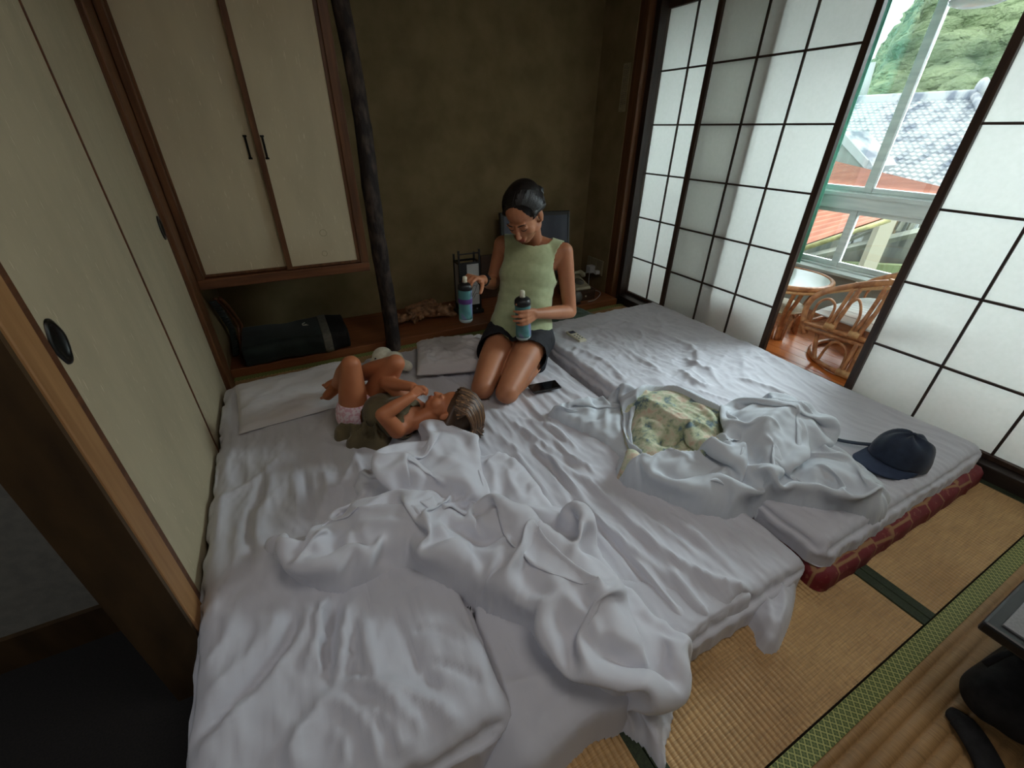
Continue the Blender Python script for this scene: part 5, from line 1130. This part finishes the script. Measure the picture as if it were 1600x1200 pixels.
def foot(mb, A, D, U, s=1.0):
    A, D, U = Vector(A), Vector(D).normalized(), Vector(U); U = (U-D*U.dot(D)).normalized(); L_ = D.cross(U)
    mb.cap(A-U*.012*s-D*.012*s, A+D*.055*s-U*.018*s, .020*s, .019*s); mb.cap(A+D*.01*s+L_*.006*s, A+D*.06*s+L_*.010*s-U*.014*s, .019*s, .016*s); mb.cap(A+D*.01*s-L_*.006*s, A+D*.06*s-L_*.010*s-U*.014*s, .019*s, .016*s)
    for i in range(5): mb.cap(A+D*.062*s+L_*(.018-.0095*i)*s-U*.016*s, A+D*(.084-.0035*i)*s+L_*(.020-.0105*i)*s-U*.014*s, .0078*s-(i > 0)*.0018*s, .0070*s-(i > 0)*.0018*s, 8, 4)
foot(b, AN, (-.72, -.10, -.30), (-.35, .3, .9)); foot(b, AF, (-.72, .12, -.05), (-.2, .2, .95))
bodyC = blob_body('body', b, M_skinC, ct, .0040, 4)
face_parts(lambda x, y, z: PC(x, y-.003-(.007 if z > -.01 else 0), z*.8+.002), MHc, .88, bodyC, M_lip, M_browhair, False)
M_hairC = mat('brown_hair', s2l(62, 42, 28), s2l(78, 54, 36), .45, 20, 3)
HT3 = [mat('brown_hair_lock', s2l(66, 44, 28), None, .42), mat('chestnut_hair_lock', s2l(98, 68, 42), None, .42), mat('pale_brown_hair_lock', s2l(158, 116, 74), None, .42)]; ST3 = [MB(), MB(), MB()]  # streaky hair: dark, mid and light tones mixed lock by lock
h = MB(); h.ell(PC(0, -.028, .050), (.080, .092, .078), MHc, 40, 28).ell(PC(0, -.055, .035), (.082, .064, .080), MHc, 30, 20).ell(PC(.0, -.055, .075), (.080, .058, .066), MHc, 30, 20)
for k in (-1, 1): h.cap(PC(k*.062, .022, .050), PC(k*.070, -.05, -.01), .018, .026)
Q0 = PC(0, -.03, .040); h.v = [tuple(Q0+(Vector(q)-Q0)*.98) for q in h.v]
hb = blob_body('hair', h, M_hairC, ct, .005, 3)
st = MB(); zb = .118
for i in range(900):
    a = RNG.uniform(-1.57, 1.35); f_ = RNG.uniform(.0, 1.0)
    # from the hairline over the skull, then down to the bed and outwards
    q0 = sin(a); aq = abs(q0)
    def SP(x, y, z):
        d_ = Vector((x, y, z)).normalized()*(1.01+.07*f_+.012*sin(i*1.7+x*9+z*14)); return PC(d_.x*.124, -.034+d_.y*.116, .054+d_.z*.108)
    DD = [Vector((.88*q0, .80-.62*aq*RNG.uniform(.6, 1.2)+.05*f_, .42-.50*aq+.05*sin(i*2.3))), Vector((1.0*q0, .45-.32*aq, .78-.52*aq)), Vector((1.15*q0, -.30-.05*aq, .90-.50*aq)), Vector((1.0*q0, -.85, .75-.35*aq))]
    on = []
    for u_ in range(3):
        for w_2 in (0, .5): on.append(SP(*(DD[u_].normalized().lerp(DD[u_+1].normalized(), w_2))))
    p2 = SP(*DD[3]) if f_ > .5 else on[-1]
    e = Vector((.474+.086*cos(a)+RNG.uniform(-.024, .018), 1.385+.108*q0+RNG.uniform(-.014, .014), zb+.010*RNG.rand())); p3 = p2.lerp(e, .55); p3.z = max(p3.z-.010, zb+.012)
    st = ST3[[0, 1, 0, 1, 2, 0, 1][i % 7]]; rr0 = RNG.uniform(.002, .0042); st.tube(on[:5]+smooth_path([on[5], p3, e], 3), [rr0]*11+[.0012], 4, cap=False)
for q, lab in zip(range(3), ('dark brown locks', 'chestnut locks', 'light brown locks')):
    o = ST3[q].build('hair_locks', HT3[q], hb, smooth=True); o['kind'] = 'stuff'; o['label'] = lab
# pink patterned pants
g = MB(); g.ell(Pc, (.092, .074, .078), Mc); g.cap(HNc, HNc.lerp(KN, .10), .067, .066).cap(HFc, HFc.lerp(KF, .10), .067, .066)
Pcn = np.array(Pc); axn = np.array(ax)
M_pink = mat('pink_white_print_cotton', s2l(216, 168, 184), s2l(232, 214, 222), .8, 90, 3, lo=.45, hi=.55)
cloth_from('pants', g, lambda co: (((co-Pcn) @ axn) < .062) & (co[:, 2] < .265) & (co[:, 2] > .11), M_pink, ct, .005, 3)
# khaki shirt rucked up over the belly, its skirt spread on the bed
M_khaki = mat('khaki_brown_cloth', s2l(84, 74, 50), s2l(112, 100, 72), .85, 8, 4, .3, 300, sheen=.2)
g = MB(); g.ell(Pc.lerp(Cc, .50)+up*.006, (.093, .079, .075), Mc).ell(Pc.lerp(Cc, .82)+up*.006, (.094, .079, .07), Mc).ell(Cc+up*.004, (.088, .074, .045), Mc)
cloth_from('shirt', g, lambda co: (((co-Pcn) @ axn) > .05) & (((co-Pcn) @ axn) < .255), M_khaki, ct, .005, 2, lambda co, no: .010*ridged(co[:, 0]*16+co[:, 1]*9, co[:, 2]*12+co[:, 1]*6, 9, 2)-.002)
o = spill('shirt_tail', [(518, 672), (530, 662), (556, 664), (572, 640), (592, 645), (612, 668), (606, 690), (588, 696), (568, 692), (550, 699), (536, 692), (543, 680), (524, 682)], M_khaki, ct, .045, .110, [([(526, 670), (556, 676), (590, 668)], .030, .012), ([(545, 694), (575, 678), (604, 684)], .028, .010), ([(578, 650), (572, 680), (556, 694)], .030, .010), ([(596, 660), (590, 680), (594, 692)], .024, .008)], amp=.018, edge=.022, step=.004)
# ================================================================== SMALL THINGS
# --- pillows and plush
o = pillow('pillow', (-.085, 1.95, .118), (.53, .42, .045), M_pillow, None, rz=R_(4), crease=.010, seed=4, N=60, puff=.32); props(o, 'flat white pillow by the left paper door, between the child\'s feet and the wall', 'pillow')
o = pillow('pillow', (.68, 1.965, .112), (.40, .36, .10), M_pillow, None, rz=R_(-16), crease=.017, seed=14, N=60, puff=.4); props(o, 'crumpled white pillow between the child and the kneeling woman', 'pillow')
M_plush = mat('cream_plush', s2l(208, 202, 180), s2l(226, 222, 204), .95, 60, 3, .8, 300, sheen=.6, bdist=.003)
pl = thing('plush_toy', 'small cream plush animal lying behind the child\'s raised knees', 'toy', (.36, 1.98, .112))
PO = Vector((-.025, .065, .004))
pb = MB(); pb.ell((.345, 2.0, .165), (.048, .045, .045)).ell((.385, 1.955, .160), (.045, .042, .040)).ell((.425, 1.895, .148), (.026, .034, .026), Matrix.Rotation(.5, 3, 'Z')).ell((.335, 1.93, .138), (.020, .034, .022)).cap((.31, 2.0, .16), (.285, 1.975, .145), .016, .014).cap((.42, 1.95, .14), (.44, 1.93, .13), .02, .016)
pb.v = [tuple((Vector(q)-Vector((.36, 1.97, .115)))*1.12+Vector((.36, 1.97, .115))+PO) for q in pb.v]
blob_body('body', pb, M_plush, pl, .005, 4)
MB().ell(Vector((.30, 1.965, .187))+PO, (.004, .004, .004)).build('eye', M_black, pl)
# --- dark cushion with a grey stripe and small mark, in the nook
M_pad = mat('dark_green_quilted_cloth', s2l(14, 24, 22), s2l(24, 40, 36), .75, 14, 4, .3, 60, sheen=.1); M_strp = mat('grey_stripe_cloth', s2l(96, 94, 84), s2l(112, 110, 98), .8, 60); M_blk = mat('black_cloth', s2l(16, 15, 15), s2l(26, 24, 24), .8, 40)
fc = thing('floor_cushion', 'large dark green floor cushion with grey stripe lying under the hanging cupboard', 'cushion', (-.07, 2.68, .045))
def slab(x0, x1, y0, y1, z0, z1, r, n=8):
    """rounded slab section: side profile in the y-z plane, swept along x"""
    prof = []
    for (cy_, cz_, a0) in ((y0+r, z0+r, 180), (y1-r, z0+r, 270), (y1-r, z1-r, 0), (y0+r, z1-r, 90)):
        for k in range(n+1):
            a = R_(a0+90*k/n); prof.append((cy_+r*cos(a), cz_+r*sin(a)))
    return prof
def sweep(x0, x1, prof, k=14, puff=0):
    v = []; f = []; n = len(prof); cyy = sum(p[0] for p in prof)/n; czz = sum(p[1] for p in prof)/n
    for i in range(k+1):
        x = x0+(x1-x0)*i/k
        for (y, z) in prof: v.append((x, y+.006*sin(x*40+z*20), z+.006*sin(x*17+y*9)))
    for i in range(k):
        for j in range(n): f.append((i*n+j, i*n+(j+1) % n, (i+1)*n+(j+1) % n, (i+1)*n+j))
    f += [tuple(range(n))[::-1], tuple(range(k*n, (k+1)*n))]; return v, f
pf = slab(0, 0, 2.505, 2.85, .048, .168, .045)
def padpart(name, x0, x1, m_, sc=1.0):
    cy0, cz0 = 2.68, .048; pr_ = [(cy0+(y-cy0)*sc, cz0+(z-cz0)*(1+(sc-1)*1.5)) for y, z in pf]; v, f = sweep(x0, x1, pr_); return make(name, v, f, m_, fc, smooth=True, bevel=.008)
padpart('cushion_body', -.345, .075, M_pad); padpart('stripe', .070, .118, M_strp, 1.012); padpart('cushion_end', .112, .215, M_blk)
mk = MB().tube(smooth_path([(-.005, 2.735, .1735), (-.02, 2.72, .1735), (-.012, 2.70, .1735), (.004, 2.705, .1735)], 5), .0016, 5); mk.tube([(-.02, 2.695, .1735), (.012, 2.688, .1735)], .0014, 5); mk.build('embroidered_mark', M_noz, fc)
# legless chair standing at the left end of the nook
zc_ = thing('legless_chair', 'bentwood legless floor chair with dark seat standing on edge at the nook\'s left end', 'chair', (-.385, 2.78, .045))
for x in (-.372, -.352):
    MB().tube(smooth_path([(x-.012, 2.56, .44), (x, 2.66, .36), (x+.008, 2.80, .22), (x+.008, 2.83, .17), (x+.004, 2.78, .11), (x, 2.70, .056)], 6), .0085, 8).build('bentwood_rail', M_woodx, zc_, smooth=True)
v = []; f = []; pts = smooth_path([(0, 2.56, .44), (0, 2.66, .36), (0, 2.80, .22), (0, 2.83, .17), (0, 2.78, .11), (0, 2.70, .062)], 6)
mb = MB()
for i in range(len(pts)-1):
    a, b2 = pts[i], pts[i+1]; mb.add([(-.414, a.y-.014, a.z-.008), (-.382, a.y-.004, a.z-.004), (-.382, b2.y-.004, b2.z-.004), (-.414, b2.y-.014, b2.z-.008)], [(0, 1, 2, 3)])
o = mb.build('seat_panel', M_pad, zc_, smooth=True); sd = o.modifiers.new('t', 'SOLIDIFY'); sd.thickness = .01
# flat green cushion behind the woman
o = pillow('floor_cushion', (1.62, 2.33, .012), (.50, .46, .075), mat('green_satin_cloth', s2l(30, 62, 48), s2l(46, 84, 66), .55, 10, 3, .2, 60, sheen=.3), None, rz=R_(8), crease=.008, seed=6, puff=.35)
props(o, 'flat green floor cushion on the mat behind the woman, beside the telephone', 'cushion')
# --- alcove things
M_plast = mat('black_plastic', s2l(16, 16, 18), s2l(22, 22, 24), .35, 30); M_scr = mat('dark_screen', s2l(74, 78, 94), None, .18); M_silver = mat('silver_bezel', s2l(120, 124, 130), None, .35, metal=.4)
def tv_():
    t = thing('television', 'flat black television leaning behind the woman in the alcove', 'television', (1.78, 2.88, .045))
    M = Matrix.Rotation(R_(-9), 3, 'X') @ Matrix.Rotation(R_(2), 3, 'Y'); c = Vector((1.71, 2.90, .430)); w, h_ = .60, .50
    MB().obox(c, (w, .035, h_), M).build('case', M_plast, t, bevel=.006); MB().obox(c+M @ Vector((0, -.0185, .008)), (w-.05, .004, h_-.075), M).build('screen', M_scr, t)
    MB().obox(c+M @ Vector((w/2-.010, -.019, 0)), (.010, .005, h_-.01), M).build('bezel_strip', M_silver, t, bevel=.001)
    MB().obox(c+M @ Vector((0, .0, -h_/2-.03)), (.10, .03, .08), M).build('neck', M_plast, t); MB().lathe([(0, .046), (.13, .046), (.125, .058), (.05, .064), (0, .064)], (1.66, 2.87, 0), 32).build('foot', M_plast, t, smooth=True)
tv_()
# lamp: black frame with white paper panel and ink drawing
lm = thing('paper_lantern', 'black framed alcove lantern with white paper panel and ink drawing', 'lamp', (1.09, 2.78, .045))
lx0, lx1, ly0, ly1 = 1.015, 1.165, 2.735, 2.83
MB().box(lx0-.02, lx1+.02, ly0-.02, ly1+.02, .046, .072).build('base', M_plast, lm, bevel=.004)
for x in (lx0, lx1):
    for y in (ly0, ly1): MB().box(x-.006, x+.006, y-.006, y+.006, .07, .50 if y == ly0 else .46).build('post', M_plast, lm, bevel=.001)
for q in ((lx0, lx1, ly0-.004, ly0+.004, .405, .418), (lx0, lx1, ly1-.004, ly1+.004, .405, .418), (lx0, lx1, ly0-.004, ly0+.004, .10, .112), (lx0-.004, lx0+.004, ly0, ly1, .405, .418), (lx1-.004, lx1+.004, ly0, ly1, .405, .418)): box('rail', *q, M_plast, lm)
MB().box(lx0, lx1, ly0-.003, ly0+.003, .472, .480).build('handle', M_plast, lm); MB().box(lx0+.006, lx0+.055, ly0-.002, ly0+.002, .112, .405).build('dark_panel', M_plast, lm)
M_wpap = mat('white_lantern_paper', s2l(196, 198, 200), None, .8)
for q in ((lx0+.055, lx1-.006, ly0-.001, ly0+.001, .112, .405), (lx1-.001, lx1+.001, ly0+.006, ly1-.006, .112, .405), (lx0-.001, lx0+.001, ly0+.006, ly1-.006, .112, .405)): box('paper_panel', *q, M_wpap, lm)
M_ink = mat('ink', s2l(70, 70, 72), None, .8); ik = MB()
for a in (((1.09, .15), (1.12, .20), (1.145, .26)), ((1.10, .22), (1.115, .25), (1.135, .245)), ((1.115, .16), (1.13, .19), (1.15, .19)), ((1.085, .19), (1.10, .20), (1.10, .24))): ik.tube(smooth_path([(x, ly0-.0022, z) for x, z in a], 4), .0016, 4)
ik.build('ink_drawing', M_ink, lm)
MB().ell((1.13, ly0-.02, .085), (.005, .005, .005)).build('switch', M_wpap, lm)
o = MB().box(1.285, 1.42, 2.985, 3.0, .046, .385).build('wooden_board', mat('brown_lacquer_board', s2l(62, 44, 30), s2l(76, 54, 38), .5, 20), bevel=.003); props(o, 'small brown board standing against the alcove wall beside the lantern', 'board')
# driftwood
M_drift = mat('driftwood', s2l(96, 66, 44), s2l(166, 120, 84), .8, (30, 30, 30), 6, .9, (60, 60, 90), .35, .62, bdist=.006)
db = MB(); rr_ = np.random.RandomState(3)
db.cap((.56, 2.74, .085), (.74, 2.80, .10), .022, .040).cap((.72, 2.78, .10), (.90, 2.77, .09), .045, .036).cap((.80, 2.84, .11), (.93, 2.80, .08), .038, .024).cap((.88, 2.75, .085), (.96, 2.73, .065), .028, .016).cap((.66, 2.86, .11), (.84, 2.86, .13), .02, .03).cap((.60, 2.80, .08), (.54, 2.86, .12), .016, .01)
for k in range(16): p = Vector((rr_.uniform(.62, .95), rr_.uniform(2.71, 2.80), rr_.uniform(.065, .13))); db.cap(p, p+Vector(rr_.uniform(-.03, .03, 3)), .014, .009, 12, 4)
o = blob_body('driftwood', db, M_drift, None, .007, 1); props(o, 'gnarled piece of driftwood lying on the alcove board beside the bark post', 'driftwood')
tx = bpy.data.textures.new('knots', 'CLOUDS'); tx.noise_scale = .03; dm = o.modifiers.new('knots', 'DISPLACE'); dm.texture = tx; dm.strength = .022; dm.mid_level = .5
# telephone on a small drawer box
M_cream = mat('cream_phone_plastic', s2l(150, 144, 122), s2l(164, 158, 134), .4, 30); M_boxw = wood('small_box_wood', s2l(58, 40, 28), s2l(76, 54, 38), 0)
bx_ = thing('drawer_box', 'small dark wooden box with a drawer under the telephone', 'box', (2.00, 2.70, .045))
MB().box(1.90, 2.10, 2.60, 2.82, .046, .125).build('case', M_boxw, bx_, bevel=.003); dr = MB().box(1.91, 2.09, 2.594, 2.60, .056, .116).build('drawer', M_boxw, bx_, bevel=.002); MB().ell((2.0, 2.589, .086), (.007, .006, .007)).build('knob', M_noz, dr, smooth=True)
ph = thing('telephone', 'cream dial telephone standing on the small drawer box', 'telephone', (1.98, 2.70, .126))
M = Matrix.Rotation(R_(16), 3, 'X')
v = [(1.915, 2.61, .127), (2.065, 2.61, .127), (2.065, 2.80, .127), (1.915, 2.80, .127), (1.922, 2.617, .150), (2.058, 2.617, .150), (2.055, 2.79, .205), (1.925, 2.79, .205)]
make('housing', v, [(0, 3, 2, 1), (4, 5, 6, 7), (0, 1, 5, 4), (1, 2, 6, 5), (2, 3, 7, 6), (3, 0, 4, 7)], M_cream, ph, bevel=.010, seg=3)
Mt = Matrix.Rotation(R_(17.5), 3, 'X'); dc = Vector((1.99, 2.685, .176)); MB().lathe([(0, 0), (.040, 0), (.042, .003), (.040, .006), (.014, .007), (.012, .010), (0, .010)], dc, 28, Mt).build('dial', mat('grey_dial', s2l(96, 92, 82), None, .4), ph, smooth=True)
for k in range(10): a = k*2*pi/12; MB().lathe([(0, .0062), (.005, .0062), (.005, .0068), (0, .0068)], dc+Mt @ Vector((.029*cos(a), .029*sin(a), 0)), 10, Mt).build('finger_hole', M_black, ph)
hs_ = MB(); hs_.cap((1.925, 2.765, .222), (2.055, 2.765, .222), .014, .014).cap((1.925, 2.765, .222), (1.918, 2.735, .210), .020, .022).cap((2.055, 2.765, .222), (2.062, 2.735, .210), .020, .022); blob_body('handset', hs_, M_cream, ph, .005, 4)
# sockets and plugs on the side wall
sk = thing('wall_socket', 'pair of cream wall sockets with plugs on the alcove side wall', 'socket', (2.262, 2.87, .22))
for (y, w) in ((2.93, .045), (2.86, .07), (2.78, .07)): MB().box(2.255, 2.2695, y-w/2, y+w/2, .17, .29).build('plate', mat('cream_socket', s2l(140, 132, 106), None, .5), sk, bevel=.003)
pg = MB().box(2.20, 2.256, 2.83, 2.885, .175, .235).build('adaptor', M_wpap, sk, bevel=.006); MB().box(2.215, 2.256, 2.765, 2.80, .18, .21).build('plug', M_wpap, sk, bevel=.005)
for i, (pth, lab) in enumerate(((smooth_path([(2.22, 2.86, .18), (2.19, 2.80, .06), (2.23, 2.73, .052), (2.20, 2.66, .052), (2.08, 2.57, .052), (2.0, 2.555, .052)], 8), 'white cord looping from the wall plug across the alcove board'), (smooth_path([(2.225, 2.782, .19), (2.16, 2.80, .20), (2.10, 2.84, .15), (2.16, 2.70, .052), (2.10, 2.64, .052)], 8), 'thin pale cord hanging from the wall socket to the board'))):
    o = MB().tube(pth, .0028, 6).build('power_cord', M_wpap, smooth=True); props(o, lab, 'cord')
o = MB().tube(smooth_path([(2.24, 2.86, .172), (2.22, 2.88, .06), (2.12, 2.90, .052), (1.95, 2.86, .052)], 8), .003, 6).build('power_cord', M_black, smooth=True); props(o, 'black cord on the alcove board behind the telephone box', 'cord')
wb = thing('desk_fan_ball', 'small round grey plastic device on the alcove board edge beside the woman\'s elbow', 'device', (1.90, 2.575, .045)); wb.name = 'round_device'
MB().lathe([(0, .047), (.030, .047), (.034, .055), (0, .056)], (1.905, 2.575, 0), 24).build('foot', M_plast, wb, smooth=True); MB().ell((1.905, 2.575, .098), (.044, .036, .046)).build('shell', mat('grey_plastic', s2l(112, 116, 116), None, .4), wb, smooth=True)
# paper slip on the post beside the screens
sl = thing('paper_slip', 'narrow paper slip with vertical handwriting on the dark wall beside the screens', 'sign', (2.266, 2.745, 1.32))
MB().box(2.2675, 2.2695, 2.715, 2.785, 1.315, 1.585).build('paper', mat('aged_paper', s2l(150, 138, 104), s2l(166, 154, 118), .9, 30), sl); tx_ = MB()
for y, z0, z1 in ((2.766, 1.34, 1.575), (2.748, 1.35, 1.57), (2.731, 1.36, 1.56)):
    z = z1
    while z > z0:
        h_ = RNG.uniform(.006, .011); w = RNG.uniform(.004, .008); tx_.box(2.2668, 2.2674, y-w, y+w, z-h_*.25, z).box(2.2668, 2.2674, y-.001, y+.0012, z-h_, z); z -= h_+.004
tx_.build('writing', M_ink, sl)
# phone, remote
ph2 = thing('smartphone', 'black smartphone lying on the sheet beside the woman\'s knee', 'phone', (1.0, 1.585, .125), None)
p1, p2 = at(829, 608, 2, .132), at(872, 600, 2, .132); d = (p2-p1); L_ = d.length; d.normalize(); c = (p1+p2)/2; M = Mx(d, Vector((-d.y, d.x, 0)), Vector((0, 0, 1))) @ Matrix.Rotation(0, 3, 'X')
MB().obox(c, (.150, .074, .0085), M).build('body', M_plast, ph2, bevel=.004, seg=3); MB().obox(c+Vector((0, 0, .0044)), (.142, .067, .0006), M).build('screen', mat('phone_glass', s2l(12, 12, 14), None, .06), ph2)
rm = thing('remote_control', 'cream air conditioner remote with a dark display lying on the right futon', 'remote', (1.43, 1.90, .155))
p1, p2 = at(887, 517, 2, .168), at(914, 535, 2, .168); d = (p2-p1).normalized(); c = (p1+p2)/2; M = Mx(d, Vector((-d.y, d.x, 0)), Vector((0, 0, 1)))
MB().obox(c, (.145, .050, .018), M).build('body', M_noz, rm, bevel=.006, seg=3); MB().obox(c-d*.045+Vector((0, 0, .0092)), (.034, .038, .001), M).build('display', M_scr, rm)
for i in range(3):
    for j in (-1, 1): MB().obox(c+d*(.0+.022*i)+M @ Vector((0, j*.011, .0096)), (.011, .010, .002), M).build('button', M_silver, rm, bevel=.001)
# cap
M_navy = mat('navy_cotton_twill', s2l(26, 38, 58), s2l(34, 48, 70), .85, 30, 3, .15, 400, sheen=.15); M_navyb = mat('navy_brim', s2l(40, 54, 80), s2l(46, 60, 86), .85, 40)
cp = thing('baseball_cap', 'navy blue baseball cap lying at the end of the right futon', 'cap', (1.80, .42, .152))
cc = Vector((1.838, .418, .166)); bd = Vector((-.95, .18, 0)).normalized(); bs = Vector((-bd.y, bd.x, 0)); tl = Matrix.Rotation(R_(-6), 3, bs)
prof = []; n = 48; rows_ = 14; v = []; f = []
for i in range(rows_):
    e = i/(rows_-1)*pi/2
    for k in range(n):
        a = 2*pi*k/n; seam = 1-.025*(abs(cos(3*a))**14); rx = .104*seam*(1+.05*perlin(np.array([cos(a)*2]), np.array([sin(a)*2+i*.2]), 4)[0]*2); ry = .088*seam
        p = bd*(rx*cos(a)*cos(e)**.75)+bs*(ry*sin(a)*cos(e)**.75)+Vector((0, 0, (.108-.022*max(0, cos(a))*cos(e)+.006*sin(5*a+e*4))*sin(e)**.8)); v.append(cc+tl @ p)
for i in range(rows_-1):
    for k in range(n): f.append((i*n+k, i*n+(k+1) % n, (i+1)*n+(k+1) % n, (i+1)*n+k))
crown = make('crown', v, f, M_navy, cp, smooth=True); sd = crown.modifiers.new('t', 'SOLIDIFY'); sd.thickness = .002
MB().ell(cc+tl @ Vector((0, 0, .113)), (.008, .008, .005)).build('top_button', M_navy, cp, smooth=True)
v = []; f = []; nn = 22; mmm = 8
for i in range(nn+1):
    a = R_(-84+168*i/nn)
    for j in range(mmm+1):
        s_ = j/mmm; r0x, r0y = .102, .087; ext = .086*cos(a*.78)**.7*s_; p = bd*((r0x)*cos(a)+ext)+bs*((r0y*sin(a))*(1-.03*s_))+Vector((0, 0, .006-.018*(sin(a)**2)*s_-.010*s_)); v.append(cc+tl @ p)
for i in range(nn):
    for j in range(mmm): a = i*(mmm+1)+j; f.append((a, a+1, a+mmm+2, a+mmm+1))
br = make('brim', v, f, M_navyb, cp, smooth=True); sd = br.modifiers.new('t', 'SOLIDIFY'); sd.thickness = .004
MB().tube(smooth_path([cc+Vector((-.02, .075, .02)), cc+Vector((-.05, .11, .012)), cc+Vector((-.075, .15, .004)), cc+Vector((-.085, .175, .0))], 5), [.012]*16, 8, flat=.25).build('strap', M_navy, cp, smooth=True)
# low black table at the right edge
tb_ = thing('low_table', 'black low table with grey top cut off by the right edge of the photo', 'table', (1.40, -.20, 0))
P0 = at(1537, 968, 2, .33); P1 = at(1612, 905, 2, .33); e1 = (P1-P0).normalized(); e1 = Vector((1, 0, 0)); e2 = Vector((0, -1, 0)); c = P0+e1*.30+e2*.25
MB().obox(c+Vector((0, 0, -.018)), (.60, .50, .028)).build('table_edge', M_plast, tb_, bevel=.006); MB().obox(c+Vector((.01, -.01, -.0025)), (.574, .474, .006)).build('table_top', mat('grey_table_laminate', s2l(120, 120, 124), s2l(134, 134, 138), .4, 200), tb_, bevel=.001)
for (a, b2) in ((.2, .0), (1, .0), (.2, -.9), (1, -.9)): MB().tube([c+Vector((a*.25, b2*.20, -.03)), Vector((c.x+a*.26, c.y+b2*.21, .0))], .016, 10).build('leg', M_plast, tb_, smooth=True)
# dark bag and strap on the mat
M_bag = mat('black_bag_cloth', s2l(20, 20, 22), s2l(34, 34, 36), .85, 40, 3, .3, 200)
bg_ = thing('backpack', 'rounded black bag standing on the front mat under the low table', 'bag', (1.30, -.17, 0))
bb = MB(); q1 = at(1535, 1085, 2, .08); q2 = at(1600, 1050, 2, .09); bb.cap(q1+Vector((.03, -.02, -.01)), q2+Vector((.10, -.03, 0)), .062, .075).cap(q1+Vector((.04, -.06, -.01)), q2+Vector((.12, -.12, 0)), .062, .080).cap(q1+Vector((.10, -.02, .02)), q2+Vector((.12, -.03, .05)), .05, .06); blob_body('bag_body', bb, M_bag, bg_, .008, 4)
MB().tube(smooth_path([q1+Vector((.02, .03, .06)), q1+Vector((.06, .02, .085)), q2+Vector((.03, .02, .075))], 6), .007, 8).build('carry_loop', M_bag, bg_, smooth=True)
pp = [at(1479, 1110, 2, .006), at(1500, 1125, 2, .012), at(1520, 1150, 2, .018), at(1545, 1195, 2, .016), at(1565, 1250, 2, .01)]
st_ = MB().tube(smooth_path(pp, 6), [.006, .016, .020, .022, .023, .024, .026]+[.029]*18, 10, flat=.45)
o = st_.build('strap', M_bag, smooth=True); props(o, 'flat black webbing strap lying on the front mat at the lower right edge', 'strap')
o.name = 'webbing_strap'
# pink clutter: a folded card box beside the lantern
